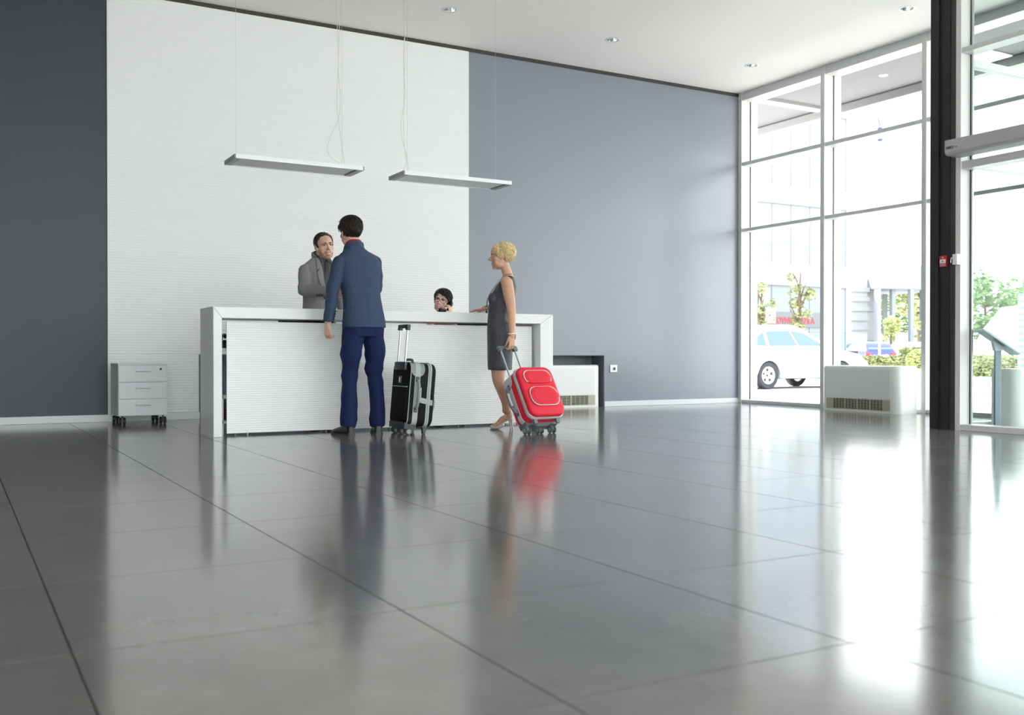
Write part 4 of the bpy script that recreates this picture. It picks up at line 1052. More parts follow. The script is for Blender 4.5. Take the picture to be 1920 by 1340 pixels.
# ================================================================ SUITCASES
def suitcase(label, loc, rot, main, side, trim, dark, hl_, style, Hb=.545, hcol=None):
    """local: x width, y front (+), z height; origin on the wheel axle"""
    c = thing('trolley_suitcase', label, 'suitcase', loc, rot, group='trolley suitcases')
    W, y0, y1, zb = .375, -.045, .205, .045
    hcol = hcol or dark
    zc = zb+Hb/2
    def shell(name, ya, yb, m, w=W, h=Hb, r=.065, bev=.018, par=c):
        b = NB(); rings = []
        for y_, i_ in ((ya, bev), (ya+bev*.12, bev*.55), (ya+bev*.45, bev*.16), (ya+bev, 0), (yb-bev, 0), (yb-bev*.45, bev*.16), (yb-bev*.12, bev*.55), (yb, bev)):
            rings.append([V((u, y_, v)) for u, v in rrect(w-2*i_, h-2*i_, r-i_*.6, 8, 0, zc)])
        loft(b, rings); return bobj(name, b, m, par, True, 40)
    shell('main_shell', y0, y1-.07, side)
    fs = shell('front_lid', y1-.068, y1, main, r=.075, bev=.022)
    shell('expansion_band', y1-.085, y1-.05, side, w=W-.008, h=Hb-.008, bev=.002)
    def band(name, y, wd, m, grow=.003, par=c):
        b = NB(); o_ = rrect(W+2*grow, Hb+2*grow, .065, 6, 0, zc)
        loft(b, [[V((u, y-wd/2, v)) for u, v in o_], [V((u, y+wd/2, v)) for u, v in o_]], False, False)
        i_ = rrect(W-.01, Hb-.01, .06, 6, 0, zc)
        loft(b, [[V((u, y-wd/2, v)) for u, v in i_], [V((u, y-wd/2, v)) for u, v in o_]], False, False); loft(b, [[V((u, y+wd/2, v)) for u, v in i_], [V((u, y+wd/2, v)) for u, v in o_]], False, False)
        return bobj(name, b, m, par, True, 40)
    zp = band('zip_band', y1-.062, .034, trim, .004)
    band('piping', y0+.012, .006, trim, .002)
    b = NB(); o_ = rrect(W+.01, Hb+.01, .065, 6, 0, zc); tube(b, [(u, y1-.062, v) for u, v in o_], .004, 6, closed=True); bobj('zip', b, mat('zip grey', (.35, .36, .37), .4), zp, True)
    # strap along the visible side, corner guards
    ys = y0+.075
    b = NB(); o_ = rrect(W+.008, Hb+.008, .067, 8, 0, zc)
    pts = [q for q in o_]
    rings = [[V((u, ys-.024, v)), V((u, ys+.024, v)), V((u*.97, ys+.024, zc+(v-zc)*.97)), V((u*.97, ys-.024, zc+(v-zc)*.97))] for u, v in pts]; rings.append(rings[0])
    loft(b, rings, False, False); bobj('side_strap', b, trim, c, True, 40)
    for sx in (1, -1):
        b = NB(); rings = []
        for k in range(-5, 7):
            r_ = .065; cxx, czz = W/2-r_, zb+Hb-r_
            if k < 0: u_, v_ = W/2+.003, czz+.011*k; wd = .062*math.sqrt(max(.02, 1-(k/5.2)**2))
            else:
                a_ = math.radians(10*k); u_, v_ = cxx+(r_+.003)*math.cos(a_), czz+(r_+.003)*math.sin(a_); wd = .062
            n_ = V((u_-cxx, 0, max(0, v_-czz))).normalized()
            rings.append([V((sx*u_, ys-wd, v_)), V((sx*u_, ys+wd, v_)), V((sx*(u_-n_.x*.02), ys+wd, v_-n_.z*.02)), V((sx*(u_-n_.x*.02), ys-wd, v_-n_.z*.02))])
        loft(b, rings); bobj('corner_guard', b, hcol if hcol is not dark else trim, c, True, 40)
    # carrying handle on the side and the top
    for M_ in (Matrix(),):
        x = W/2+.004
        b = NB(); tube(b, catmull([(x-.004, ys, zc+.12), (x+.026, ys, zc+.105), (x+.046, ys, zc+.05), (x+.046, ys, zc-.05), (x+.026, ys, zc-.105), (x-.004, ys, zc-.12)], 5), .0135, 8); h_ = bobj('side_handle', b, hcol, c, True)
        b = NB(); tube(b, catmull([(x+.043, ys+.013, zc+.06), (x+.047, ys+.013, zc), (x+.043, ys+.013, zc-.06)], 5), .011, 8); bobj('grip', b, trim, h_, True)
        for q in (.13, -.13): box('handle_mount', x-.006, x+.008, ys-.016, ys+.016, zc+q-.022, zc+q+.022, dark, h_, bev=.004)
    b = NB(); loft(b, [[V((W/2+.003+q, ys, zc-.015)), V((W/2+.003+q, y1-.02, zc-.04)), V((W/2+.003+q, y1-.02, zc-.085)), V((W/2+.003+q, ys, zc-.06))] for q in (-.02, .003)]); bobj('cross_strap', b, trim, c) if main is not side or style < 0 else b.free()
    b = NB(); tube(b, catmull([(.08, ys-.01, zb+Hb), (.06, ys-.01, zb+Hb+.022), (-.06, ys-.01, zb+Hb+.022), (-.08, ys-.01, zb+Hb)], 5), .011, 8); bobj('top_handle', b, dark, c, True)
    # front pockets
    def pocket(name, cx, cz, w, h, r, th, par=fs, arch=False):
        o1 = rrect(w, h, r, 7, cx, cz)
        b = NB(); prism(b, o1, lambda u, v, d: (u, d, v), y1-.004, y1+th, bev=min(.012, th*.9), seg=3); pk = bobj(name, b, main, par, True, 40)
        path = [(u, y1+th*.55, v) for u, v in rrect(w+.004, h+.004, r, 7, cx, cz)]
        if arch: path = [q for q in path if q[2] > cz-h*.42]; k_ = max(range(len(path)), key=lambda i: (V(path[i])-V(path[i-1])).length); path = path[k_:]+path[:k_]
        b = NB(); tube(b, path, .0055, 7, closed=not arch); bobj('pocket_piping', b, trim, pk, True)
        b = NB(); prism(b, rrect(w*.78, h*.72, r*.6, 5, cx, cz), lambda u, v, d: (u, d, v), y1+th-.001, y1+th+.003, bev=.002, seg=1); bobj('pocket_panel', b, main, pk, True, 40)
        return pk
    pocket('upper_pocket', 0, zc+.27*Hb, .28, .255*Hb, .055, .012, arch=True)
    pk = pocket('lower_pocket', 0, zc-.13*Hb, .29, .36*Hb, .07, .022)
    for k in range(3): box('pocket_rivet', .09, .098, y1+.025, y1+.027, zc-.03-.035*k, zc-.024-.035*k, dark, pk)
    # back panel, trolley tubes and grip
    bp_ = box('back_panel', -W/2+.03, W/2-.03, y0-.006, y0+.01, zb+.06, zb+.33, main, c, bev=.003)
    box('panel_piping', -W/2+.025, W/2-.025, y0-.008, y0, zb+.33, zb+.338, trim, c)
    box('tag_window', -.035, .025, y0-.006, y0+.002, zb+.36, zb+.425, mat('tag window', (.12, .13, .13), .2), c, bev=.003)
    box('tag_card', -.022, .003, y0-.0075, y0-.005, zb+.372, zb+.413, M_WHITE, c)
    box('handle_socket', -.115, .115, y0-.022, y0+.03, zb+Hb-.07, zb+Hb-.0, dark, c, bev=.008, seg=2)
    hx = .078
    for q in (-1, 1):
        b = NB(); cyl(b, (q*hx, y0-.004, zb+Hb-.05), (q*hx, y0-.004, hl_), .0085, seg=12); bobj('trolley_tube', b, mat('trolley tube silver', (.55, .56, .56), .3, metal=.7), c, True, 50)
    b = NB(); bx(b, -.105, .105, y0-.022, y0+.012, hl_-.004, hl_+.028, bev=.007, seg=2)
    bx(b, -.105, -.06, y0-.022, y0+.012, hl_-.022, hl_, bev=.005); bx(b, .06, .105, y0-.022, y0+.012, hl_-.022, hl_, bev=.005); bobj('trolley_grip', b, dark, c, True, 40)
    # chassis, wheels, feet
    b = NB(); prism(b, [(-.17, .075), (.17, .075), (.165, .02), (.1, .035), (.05, .012), (-.05, .012), (-.1, .035), (-.165, .02)], lambda u, v, d: (u, d, v), -.05, .06, bev=.004, seg=1); bobj('chassis', b, dark, c)
    for x in (-.135, 0, .135):
        b = NB(); bx(b, x-.014, x+.014, -.02, .02, -.005, .05); fk = bobj('wheel_fork', b, dark, c)
        for q in (-1, 1):
            for rr, m_, a_ in ((.031, mat('wheel rubber', (.08, .08, .085), .6), .0), (.022, mat('wheel hub grey', (.3, .31, .32), .4), .002)):
                b = NB(); lathe(b, [(.004, -.008-a_), (rr-.003, -.008-a_), (rr, -.004), (rr, .004), (rr-.003, .008+a_), (.004, .008+a_)], 20, Matrix.Translation((x+q*.021, 0, 0)) @ Matrix.Rotation(PI/2, 4, 'Y'), cap0=True, cap1=True); bobj('wheel' if rr > .03 else 'hub', b, m_, fk, True, 40)
    for q in (-1, 1):
        b = NB(); prism(b, [(.10+.03*(style < 0), .06), (.15+.03*(style < 0), .06), (.135+.03*(style < 0), style), (.115+.03*(style < 0), style)], lambda u, v, d: (d, u, v), q*.12-.018, q*.12+.018, bev=.003, seg=1); bobj('support_leg', b, dark, c)
    return c
M_RED = fabric('red nylon', (.72, .018, .045), .06, bump=.05, bs=300, spec=.4, rough=.6)
M_TRIM = mat('light grey trim', (.56, .57, .57), .5)
M_BLKN = fabric('black nylon', (.007, .007, .0085), .15, bump=.05, bs=300, rough=.75)
M_TRIM2 = mat('pale grey-green trim', (.36, .40, .39), .55)
lean = math.radians(31)
suitcase('red trolley suitcase tilted on its wheels, pulled by the blonde woman', (4.445, 7.38, .031), (lean, 0, PI+.11), M_RED, M_RED, M_TRIM, mat('slate plastic', (.13, .15, .17), .4), .85, .0, Hb=.475)
suitcase('black trolley suitcase with pale straps standing beside the blue-blazer man', (3.40, 7.96, .031), (math.radians(-5), 0, -PI/2), M_BLKN, M_BLKN, M_TRIM2, mat('dark grey plastic', (.045, .05, .055), .4), .885, -.016, hcol=mat('grey-green handle', (.22, .25, .25), .45))
# ================================================================ OUTSIDE
GZ = -.18
F2 = V((math.sin(YAW), math.cos(YAW), 0)); R2 = V((math.cos(YAW), -math.sin(YAW), 0))
def at(u, dep, z=GZ):
    """ground spot in the direction of photo column u at a distance dep along the view"""
    p = (F2+R2*((u-960)/1866.7))*dep; return V((p.x, p.y, z))
M_PAVE = mat('pale paving', (.56, .52, .48), .8, noise_amt=.06, noise_scale=2)
tag(box('ground', 10.25, 240, -160, 240, GZ-.3, GZ, M_PAVE), 'pale sunlit paving outside the windows', 'ground', kind='structure')
tag(box('ground_apron', 10.2, 11.4, -30, 30, GZ-.3, -.03, mat('apron stone', (.6, .58, .56), .8)), 'low stone step along the window wall outside', 'step', kind='structure')
tag(box('ground_forecourt', -60, 10.25, -160, YR-.2, GZ-.3, GZ, M_PAVE), 'pale paving of the forecourt behind the viewer', 'ground', kind='structure')
# overhanging soffit
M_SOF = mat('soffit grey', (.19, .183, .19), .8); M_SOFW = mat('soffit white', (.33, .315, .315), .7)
sf = thing('canopy_soffit', 'pale grey overhanging canopy seen through the upper panes', 'canopy', (0, 0, 0), kind='structure')
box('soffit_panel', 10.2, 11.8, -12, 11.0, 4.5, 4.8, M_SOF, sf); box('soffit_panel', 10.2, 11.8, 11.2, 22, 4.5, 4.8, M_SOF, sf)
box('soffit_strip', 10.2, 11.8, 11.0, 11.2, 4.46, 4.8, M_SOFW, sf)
box('fascia', 11.84, 12.0, -12, 22, 4.38, 4.9, M_SOFW, sf); box('fascia_joint', 11.8, 11.84, -12, 22, 4.49, 4.9, mat('joint shade', (.08, .075, .08), .8), sf)
box('canopy_top', 10.2, 12.0, -12, 22, 4.8, 4.95, M_SOFW, sf)
for x, y in ((11.1, 9.35), (11.1, 6.9), (11.1, 4.2)):
    b = NB(); lathe(b, [(.001, -.012), (.05, -.012), (.062, -.006), (.062, 0.01), (.001, .01)], 18, Matrix.Translation((x, y, 4.5))); bobj('soffit_spot', b, mat('soffit spot', (.9, .9, .88), .3), sf, True, 40)
box('soffit_lamp', 11.3, 11.78, 7.9, 8.7, 4.475, 4.5, mat('soffit lamp white', (.92, .92, .88), .4), sf, bev=.01)

# ---------------------------------------------------------------- office building across the yard
M_FAC = mat('white cladding', (.36, .37, .385), .6); M_FGL = mat('facade glass', (.24, .285, .335), .3, spec=.3)
M_SHOPGL = mat('shop window glass', (.2, .24, .24), .25, spec=.3); M_MUL = mat('facade mullion', (.2, .22, .25), .5)
FY = 31.7
ob = thing('office_building', 'white office building with gridded windows and ground-floor showroom across the yard', 'building', (31, FY, GZ))
XA, XB = 24.0, 35.2
lx = lambda x: x-31
for za, zb in ((3.9, 4.85), (7.4, 8.2), (11.5, 12.6)):
    box('cladding_band', lx(XA), lx(XB), -.15, 1, za, zb, M_FAC, ob)
box('core_wall', lx(XA), lx(XB), .12, 9, 0, 12.6, M_FAC, ob)
def pane_grid(x0, x1, z0, z1, nx, nz, m):
    dx = (x1-x0)/nx; dz = (z1-z0)/nz
    for i in range(nx):
        for j in range(nz):
            box('window_pane', lx(x0+i*dx+.03), lx(x0+(i+1)*dx-.03), 0, .06, z0+j*dz+.03, z0+(j+1)*dz-.03, m, ob)
    for i in range(nx+1): box('facade_mullion', lx(x0+i*dx-.03), lx(x0+i*dx+.03), -.03, .1, z0, z1, M_MUL, ob)
    for j in range(nz+1): box('facade_rail', lx(x0), lx(x1), -.02, .1, z0+j*dz-.03, z0+j*dz+.03, M_MUL, ob)
pane_grid(XA, XB, 4.85, 7.4, 10, 3, M_FGL); pane_grid(XA, XB, 8.2, 11.5, 10, 4, M_FGL)
pane_grid(XA, XB, 0, 3.9, 10, 2, M_SHOPGL)
sg = box('sign_band', lx(28.4), lx(34.6), -.06, -.03, 2.1, 2.75, mat('sign grey', (.13, .135, .14), .5), ob)
fc = bpy.data.curves.new('sign', 'FONT'); fc.body = 'SALON POLOVNIH VOZILA'; fc.size = .47; fc.extrude = .01; fc.align_x = 'CENTER'
fo = link(bpy.data.objects.new('tmp', fc)); dg = bpy.context.evaluated_depsgraph_get()
fme = bpy.data.meshes.new_from_object(fo.evaluated_get(dg)); bpy.data.objects.remove(fo)
fme.transform(Matrix.Translation((lx(31.2), -.075, 2.26)) @ Matrix.Diagonal((.69, 1, .85, 1)) @ Matrix.Rotation(PI/2, 4, 'X'))
fme.materials.clear(); mobj('sign_lettering', fme, mat('sign red', (.55, .05, .07), .5), sg)
box('sign_underline', lx(30.0), lx(31.0), -.08, -.06, 2.2, 2.23, MATS['sign red'], sg)
for xx, za, zb in ((30.55, 2.25, 2.95), (30.2, 3.05, 3.75)): box('white_poster', lx(xx-.28), lx(xx+.28), -.1, -.06, za, zb, mat('poster white', (.85, .85, .85), .6), ob)

# ---------------------------------------------------------------- porch building further right
pc = thing('porch_building', 'pale flat-roofed entrance porch on slim columns beyond the parked cars', 'building', at(1655, 70), (0, 0, math.radians(-12))); pc.scale = (1.17, 1.17, 1.17)
M_PORCH = mat('porch white', (.23, .245, .28), .7)
box('roof_fascia', -2.4, 2.3, -2.6, 5, 4.55, 5.95, M_PORCH, pc, bev=.02)
for x, y in ((-1.05, -2.2), (-.02, -2.5), (1.05, -2.2), (2.05, -2.4), (2.1, 3.5), (-2.25, -2.4)):
    box('porch_column', x-.12, x+.12, y-.12, y+.12, 0, 4.55, M_PORCH, pc)
box('grey_wall', -2.1, -1.2, -1.0, 4, 0, 4.55, mat('grey cladding', (.3, .3, .31), .6), pc)
for z in (1.6, 3.3): box('wall_joint', -2.11, -1.2, -1.02, -.98, z, z+.03, mat('joint grey', (.15, .15, .15), .6), pc)
for k, x in enumerate((-.75, -.3)): box('door_leaf', x-.18, x+.18, -.6, -.55, 0, 4.4, M_SHOPGL, pc)
for k in range(5): box('louvre', -3.6, -2.45, -2.0, -1.8, 2.2+.55*k, 2.45+.55*k, mat('louvre grey', (.25, .25, .26), .6), pc)
box('louvre_wall', -3.6, -2.45, -1.8, 2, 0, 5.2, MATS['white cladding'], pc)

# ---------------------------------------------------------------- greenery
M_LEAF = [mat('leaf green', (.14, .22, .08), .6, noise_amt=.4, noise_scale=3), mat('leaf olive', (.28, .3, .13), .6, noise_amt=.4, noise_scale=3), mat('leaf yellow green', (.33, .38, .13), .6, noise_amt=.3, noise_scale=5)]
M_BARK = mat('bark', (.13, .09, .06), .9)
def leaves(bm, pts, size, rnd):
    for p in pts:
        d = V((rnd.gauss(0, 1), rnd.gauss(0, 1), rnd.gauss(0, 1))).normalized(); a, b = frame_of(d); s_ = size*rnd.uniform(.6, 1.4)
        q = [p+a*s_, p+b*s_*.45+d*s_*.1, p-a*s_, p-b*s_*.45+d*s_*.1]
        bm.faces.new([bm.verts.new(v) for v in q])
def tree(label, loc, h, r, seed, k=0, n=2600, name='tree'):
    rnd = random.Random(seed)
    t = thing(name, label, 'tree', loc, group='trees beyond the car park')
    b = NB(); tube(b, [(0, 0, 0), (.05, 0, h*.3), (0, .05, h*.6), (.02, 0, h*.85)], .1, 8, rads=[.16*h/6, .12*h/6, .07*h/6, .03*h/6])
    for q in range(6):
        a = rnd.uniform(0, 2*PI); tube(b, [(0, 0, h*(.35+.07*q)), (math.cos(a)*r*.35, math.sin(a)*r*.35, h*(.45+.07*q)), (math.cos(a)*r*.7, math.sin(a)*r*.7, h*(.55+.06*q))], .03, 6, rads=[.05*h/6, .035*h/6, .012*h/6])
    bobj('trunk', b, M_BARK, t, True)
    cl = [(V((rnd.uniform(-.6, .6)*r, rnd.uniform(-.6, .6)*r, h*rnd.uniform(.4, .88))), r*rnd.uniform(.28, .5)) for _ in range(14)]
    pts = []
    for _ in range(n):
        c_, rr = rnd.choice(cl); d = V((rnd.gauss(0, 1), rnd.gauss(0, 1), rnd.gauss(0, 1))).normalized(); pts.append(c_+d*rr*rnd.uniform(.6, 1)**.5)
    b = NB(); leaves(b, pts, r*.055+.04, rnd); bobj('foliage', b, M_LEAF[k], t)
    return t
tree('bushy green tree behind the porch columns, left one', at(1672, 92), 8.6, 3.0, 1)
tree('tall pale tree right of the porch corner column', at(1722, 84), 8.6, 2.8, 2, 1)
tree('slim young green tree between porch columns', at(1671, 64), 3.7, .7, 3, 2, 1200)
tree('slim young yellow-green tree at the right bay edge', at(1738, 64), 3.5, .7, 4, 2, 1200)
tree('round green tree seen through the entrance glass', at(1848, 62), 6.2, 2.3, 5, 0)
tree('small round tree peeking over the white van', at(1882, 70), 6.4, 1.2, 6, 0, 1200)
tree('leafy tree at the far right edge of the entrance glass', at(1925, 55), 5.5, 1.6, 7, 0, 1500)
tree('small pale tree standing in for a glass reflection, left part of the showroom sign', at(1428, 40), 4.2, .55, 8, 1, 900)  # solid tree in place of foliage mirrored in the showroom glass
tree('small pale tree standing in for a glass reflection, right part of the showroom sign', at(1500, 40), 4.9, .6, 9, 1, 900)  # likewise modelled for mirrored foliage in the shop windows
def hedge(label, p0, p1, h, w, k, seed, n=5000):
    rnd = random.Random(seed); p0 = V(p0); p1 = V(p1); L = (p1-p0).length
    o = thing('hedge', label, 'hedge', p0, (0, 0, math.atan2(p1.y-p0.y, p1.x-p0.x)), group='clipped hedges by the car park')
    b = NB(); bx(b, .08, L-.08, -w/2+.08, w/2-.08, 0, h-.1); bobj('inner_twigs', b, mat('hedge inner', (.09, .1, .04), .9), o)
    pts = []
    for _ in range(n):
        f_ = rnd.random(); x = rnd.uniform(0, L)
        p = V((x, -w/2, rnd.uniform(0, h))) if f_ < .45 else V((x, rnd.uniform(-w/2, w/2), h)) if f_ < .85 else V((x, w/2, rnd.uniform(0, h)))
        pts.append(p+V((rnd.gauss(0, .04), rnd.gauss(0, .04), rnd.gauss(0, .04))))
    b = NB(); leaves(b, pts, .075, rnd); bobj('foliage', b, M_LEAF[k], o)
hedge('clipped olive hedge in front of the parked cars', at(1600, 37), at(1705, 37), .76, .8, 1, 31)
hedge('taller clipped hedge right of the parked cars', at(1693, 40), at(1780, 39), 1.1, .9, 1, 32)
hedge('low clipped hedge with yellow top seen through the entrance glass', at(1800, 35), at(1960, 33.5), .8, .9, 1, 33)
hedge('darker hedge behind the low one in the entrance view', at(1815, 42), at(1975, 41), .95, .9, 0, 34)
tag(box('kerb', 0, 5.2, -.55, -.4, GZ, GZ+.14, mat('kerb white', (.75, .73, .7), .8)), 'white kerb under the low hedge in the entrance view', 'kerb', kind='structure')
kb = bpy.data.objects['kerb']; k0 = at(1795, 34.6); k1 = at(1965, 33.2); kb.location = (k0.x, k0.y, 0); kb.rotation_euler = (0, 0, math.atan2(k1.y-k0.y, k1.x-k0.x))
bp = thing('potted_bush', 'round yellow-green bush in a pale pot beside the heater', 'shrub', at(1722, 30))
b = NB(); lathe(b, [(.001, 0), (.2, 0), (.3, .42), (.33, .42), (.33, .47), (.001, .47)], 20); bobj('pot', b, mat('pale blue pot', (.45, .5, .55), .6), bp, True, 40)
rnd = random.Random(5); b = NB(); leaves(b, [V((0, 0, .72))+V((rnd.gauss(0, 1), rnd.gauss(0, 1), rnd.gauss(0, 1))).normalized()*.33 for _ in range(1200)], .05, rnd); bobj('foliage', b, M_LEAF[2], bp)
b = NB(); bmesh.ops.create_icosphere(b, subdivisions=2, radius=.29, matrix=Matrix.Translation((0, 0, .72))); bobj('inner_twigs', b, MATS['hedge inner'], bp)

# ---------------------------------------------------------------- cars
lot = tag(box('ground_car_park', -1.2, 14, -3.5, 12, GZ-.02, -.002, mat('car park asphalt', (.42, .41, .4), .9)), 'slightly raised car park surface under the parked row', 'ground', kind='structure'); lp = at(1570, 56.5); lot.location = (lp.x, lp.y, 0); lot.rotation_euler = (0, 0, -YAW)
M_TYRE = mat('tyre rubber', (.03, .03, .035), .8); M_RIM = mat('alloy rim', (.65, .65, .67), .3, metal=.4)
M_CGL = mat('car glass', (.10, .15, .19), .12, spec=.3); M_TAIL = mat('tail light red', (.6, .03, .04), .2); M_UNDER = mat('car underside', (.015, .015, .017), .8)
def car(label, loc, rz, paint, L=4.5, W=1.8, WB=2.6, ro=.85, Hr=1.66, belt=1.02, roof=((-.75, .0), (-.35, 1.), (1.35, 1.), (2.35, .0)), hood=((2.45, .98), (3.3, .85), (3.62, .62)), tail=((-.83, .95), (-.85, .6)), wr=.355, windows=(), handles=(), gap=.2, name='car', group='parked cars outside', plate=True):
    c = thing(name, label, 'car', loc, (0, 0, rz), group=group)
    fo_ = L-ro-WB
    def arch(cx):
        return [(cx+(wr+.06)*math.cos(a), wr+(wr+.06)*math.sin(a)) for a in (PI*i/10 for i in range(11))]
    bot = gap
    prof = [(-ro+.02, bot+.1), (-ro, bot+.3)]+[(x, z) for x, z in reversed(tail)]+[(roof[0][0], belt)]+[(roof[-1][0], belt)]+list(hood)+[(WB+fo_, .5), (WB+fo_-.05, bot+.05), (WB+fo_-.2, bot)]
    a2 = [q for q in arch(WB) if q[1] > bot]; a1 = [q for q in arch(0) if q[1] > bot]
    prof += [(WB+wr+.07, bot)]+a2+[(WB-wr-.07, bot), (wr+.07, bot)]+a1+[(-wr-.07, bot+.02)]
    b = NB(); prism(b, prof, lambda u, v, d: (u, d, v), -W/2, W/2, bev=.035, seg=2); bobj('body', b, paint, c, True, 35)
    b = NB(); bx(b, -ro+.15, WB+fo_-.15, -W/2+.28, W/2-.28, bot-.02, belt-.1); bobj('underbody', b, M_UNDER, c)
    # cabin
    hb, hr = W/2-.04, W/2-.2
    rp_ = [(x, belt+(Hr-belt)*t) for x, t in roof]
    b = NB()
    P = catmull([V((x, 0, z)) for x, z in rp_], 5)
    top = [(p.x, min(Hr, max(belt, p.z))) for p in P]
    hw = lambda z: hb+(hr-hb)*(z-belt)/(Hr-belt)
    base0, base1 = rp_[0][0], rp_[-1][0]
    rings = []
    for x, z in top:
        t = (x-base0)/(base1-base0)
        y_ = hw(z)
        rings.append([V((x, -hb if False else -hw(belt), belt-.02)), V((x, -hw((belt+z)/2), (belt+z)/2)), V((x, -y_, max(z-.05, belt))), V((x, -y_+.1, z)), V((x, y_-.1, z)), V((x, y_, max(z-.05, belt))), V((x, hw((belt+z)/2), (belt+z)/2)), V((x, hw(belt), belt-.02))])
    loft(b, rings); bobj('cabin', b, paint, c, True, 30)
    def side_panel(nm, poly, m, o_, par=c):
        for sgn in (-1, 1):
            bb = NB(); loft(bb, [[V((x, sgn*(hw(z)+q), z)) for x, z in poly] for q in (o_-.02, o_)]); bobj(nm, bb, m, par)
    for poly in windows:
        cx = sum(p[0] for p in poly)/len(poly); cz = sum(p[1] for p in poly)/len(poly)
        side_panel('window_surround', [(cx+(x-cx)*1.09, cz+(z-cz)*1.14) for x, z in poly], mat('window surround grey', (.2, .21, .23), .5), .012)
        side_panel('side_window', poly, M_CGL, .018)
    # rear and front screens
    def screen(nm, i, j, off):
        (xa, za), (xb, zb) = rp_[i], rp_[j]
        n = V((-(zb-za), 0, xb-xa)).normalized()
        if n.z < 0: n = -n
        q0, q1 = .14, .86
        pa = V((xa+(xb-xa)*q0, 0, za+(zb-za)*q0)); pb = V((xa+(xb-xa)*q1, 0, za+(zb-za)*q1))
        bb = NB(); loft(bb, [[p_+n*q+V((0, y, 0)) for p_, y in ((pa, -hw(pa.z)+.1), (pa, hw(pa.z)-.1), (pb, hw(pb.z)-.12), (pb, -hw(pb.z)+.12))] for q in (off-.05, off)]); bobj(nm, bb, M_CGL, c)
    screen('rear_window', 0, 1, .03); screen('windscreen', len(rp_)-2, len(rp_)-1, .03)
    for sgn in (-1, 1):
        box('tail_light', tail[0][0]-.06, tail[0][0]+.12, sgn*(W/2-.14)-.15, sgn*(W/2-.14)+.145, belt-.3, belt-.06, M_TAIL, c, bev=.03, seg=2)
        box('head_light', WB+fo_-.32, WB+fo_-.04, sgn*(W/2-.2)-.16, sgn*(W/2-.2)+.16, .58, .7, mat('head light', (.8, .82, .85), .1), c, bev=.03, seg=2)
        box('wing_mirror', roof[-1][0]-.42, roof[-1][0]-.3, sgn*(W/2+.06)-.09, sgn*(W/2+.06)+.09, belt+.0, belt+.13, paint, c, bev=.03, seg=2)
        for hx_, hz_ in handles: box('door_handle', hx_-.1, hx_+.1, sgn*(W/2+.012)-.012, sgn*(W/2+.012)+.012, hz_-.012, hz_+.012, mat('car handle', (.12, .12, .13), .4), c, bev=.004)
    box('bumper', -ro-.05, -ro+.15, -W/2+.04, W/2-.04, bot+.12, bot+.38, paint, c, bev=.03, seg=2)
    if plate: box('number_plate', -ro-.058, -ro-.045, -.26, .26, .62, .73, M_WHITE, c)
    for x in (0, WB):
        for sgn in (-1, 1):
            yy = sgn*(W/2-.13)
            MM = Matrix.Translation((x, yy, wr)) @ Matrix.Rotation(-sgn*PI/2, 4, 'X')
            b = NB(); lathe(b, [(wr*.62, -.1), (wr*.93, -.11), (wr, -.08), (wr, .08), (wr*.93, .11), (wr*.64, .1), (wr*.62, .02)], 28, MM); wo = bobj('tyre', b, M_TYRE, c, True, 40)
            b = NB(); lathe(b, [(wr*.63, -.08), (wr*.63, .095), (wr*.57, .095), (wr*.55, .05), (.02, .04)], 28, MM, cap0=True)
            bobj('rim', b, M_RIM, wo, True, 40)
            b = NB()
            for k in range(5):
                a = 2*PI*k/5+.3
                p_ = [MM @ V((math.cos(a+da)*r_, math.sin(a+da)*r_, .052)) for r_, da in ((wr*.28, -.13), (wr*.5, -.27), (wr*.5, .27), (wr*.28, .13))]
                q_ = [MM @ V((math.cos(a+da)*r_, math.sin(a+da)*r_, .062)) for r_, da in ((wr*.28, -.13), (wr*.5, -.27), (wr*.5, .27), (wr*.28, .13))]
                loft(b, [p_, q_])
            cyl(b, MM @ V((0, 0, .05)), MM @ V((0, 0, .066)), wr*.07, seg=10)
            bobj('rim_opening', b, mat('rim opening', (.03, .03, .032), .7), wo)
    return c
M_CARW = mat('white car paint', (.7, .7, .71), .2, coat=.15); M_CARN = mat('navy car paint', (.012, .02, .06), .2, coat=.15); M_CARV = mat('violet blue car paint', (.05, .055, .2), .2, coat=.15)
rw_ = at(1436, 25.5)
car('white suv parked outside the window, seen from the side', (rw_.x, rw_.y+.78, GZ), 0, M_CARW, L=4.55, W=1.82, WB=2.62, ro=.86, Hr=1.66, belt=1.08, roof=((-.82, .1), (-.45, .82), (.3, 1.), (1.2, .97), (2.3, .0)), hood=((2.5, 1.03), (3.3, .9), (3.64, .66)), tail=((-.84, 1.05), (-.87, .7)), wr=.355,
    windows=([(-.55, 1.17), (-.5, 1.22), (-.12, 1.45), (-.08, 1.12), (-.4, 1.13)], [(.06, 1.12), (.03, 1.47), (.78, 1.5), (1.0, 1.13)], [(1.1, 1.13), (.9, 1.49), (1.3, 1.44), (1.95, 1.13)]), handles=((.2, .95), (1.3, .93)), gap=.27, group='parked cars outside')
hatch = dict(L=4.15, W=1.74, WB=2.5, ro=.72, Hr=1.46, belt=.92, wr=.31, gap=.2, roof=((-.68, .05), (-.3, .9), (.5, 1.), (1.2, .96), (2.1, 0)), hood=((2.2, .9), (3.0, .78), (3.4, .6)), tail=((-.7, .88), (-.72, .6)), windows=([(-.2, .98), (-.1, 1.26), (.55, 1.32), (.65, .98)], [(.75, .98), (.65, 1.32), (1.15, 1.3), (1.65, .98)]))
car('dark navy hatchback at the left end of the parked row', at(1590, 63, 0), math.radians(62), M_CARN, **hatch)
car('violet blue hatchback in the middle of the parked row', at(1640, 55, 0), math.radians(68), M_CARV, **hatch)
car('white car at the right end of the parked row', at(1712, 56, 0), math.radians(60), M_CARW, **hatch)
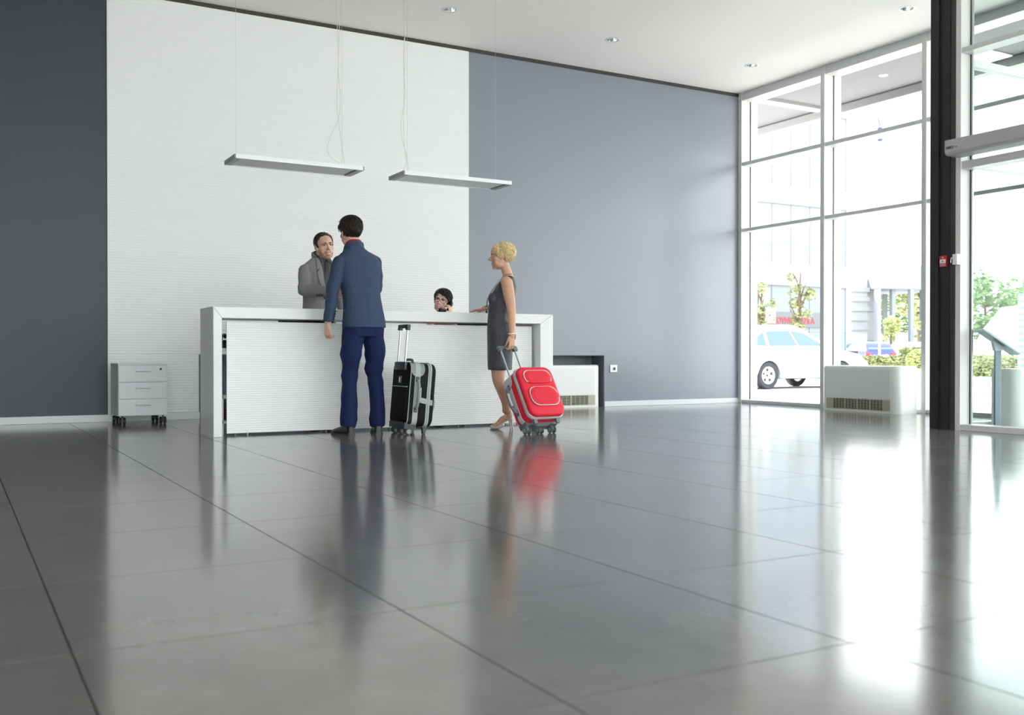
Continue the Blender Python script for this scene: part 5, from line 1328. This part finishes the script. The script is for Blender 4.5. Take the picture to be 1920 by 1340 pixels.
car('dark car behind the white van in the entrance view', at(1925, 48), math.radians(200), mat('slate car paint', (.1, .14, .16), .2, coat=.5), **hatch)
# white van with sloping nose in the entrance view
va = thing('white_van', 'white van with sloping nose seen through the entrance glass', 'van', at(1893, 38), (0, 0, math.radians(150.5)), group='parked cars outside')
b = NB(); prism(b, [(1.05, .35), (1.12, .95), (.9, 1.25), (.72, 1.75), (-.1, 2.75), (-2.6, 2.8), (-2.7, .35), (-1.9, .35), (-1.75, .7), (-1.3, .7), (-1.15, .35), (.1, .35), (.2, .66), (.62, .66), (.75, .35)], lambda u, v, d: (u, d, v), -.9, .9, bev=.06, seg=2); bobj('body', b, M_CARW, va, True, 35)
for x in (.42, -1.5):
    for s_ in (-1, 1):
        b = NB(); lathe(b, [(.19, -.09), (.31, -.09), (.33, -.06), (.33, .06), (.31, .09), (.19, .09)], 22, Matrix.Translation((x, s_*.78, .33)) @ Matrix.Rotation(PI/2, 4, 'X')); wh = bobj('tyre', b, M_TYRE, va, True, 40)
        b = NB(); cyl(b, (x, s_*.7, .33), (x, s_*.85, .33), .2, seg=20); bobj('rim', b, M_RIM, wh)
b = NB(); loft(b, [[V((x+q*.02, y, z+q*.016)) for x, y, z in ((.66, -.72, 1.86), (.66, .72, 1.86), (-.04, .7, 2.68), (-.04, -.7, 2.68))] for q in (0, 1.6)]); bobj('windscreen', b, mat('pale windscreen', (.45, .5, .5), .2), va)
# striped pole with red sign
pl = thing('striped_pole', 'checkered pole with red sign panels at the right edge', 'pole', at(1914, 31))
for k in range(28): box('pole_segment', -.075, .075, -.05, .05, .1*k, .1*k+.1, (M_WHITE, mat('pole teal', (.1, .2, .2), .6))[k % 2], pl)
box('cross_bar', 0, .8, -.04, .04, 2.68, 2.8, M_WHITE, pl)
for k, z in enumerate((2.2, 1.15)): box('sign_panel', .12, .62, -.03, .03, z, z+.4, mat('sign panel red', (.6, .06, .05), .5), pl, bev=.02)
# slender mast with dark bracket
ms = thing('lamp_mast', 'slender white lamp mast with dark blue bracket beyond the window', 'lamp post', at(1649, 46))
b = NB(); cyl(b, (0, 0, 0), (0, 0, 12.0), .05, .03, 10); bobj('mast', b, M_CARW, ms, True, 50)
box('lantern', -.1, .1, -.1, .1, 10.75, 11.4, mat('lantern blue', (.03, .04, .16), .4), ms, bev=.04)
b = NB(); tube(b, [(0, 0, 11.4), (-.1, 0, 11.7), (-.18, 0, 11.8)], .03, 6); tube(b, [(0, 0, 11.4), (.1, 0, 11.7), (.22, 0, 11.85)], .03, 6); bobj('bracket_arms', b, MATS['lantern blue'], ms)
b = NB(); tube(b, [(-.05, 0, 9.45), (.08, 0, 9.15), (.4, 0, 8.55)], .02, 6); tube(b, [(-.05, 0, 9.5), (-.06, 0, 8.7)], .015, 6); bobj('stay_rods', b, MATS['lantern blue'], ms)
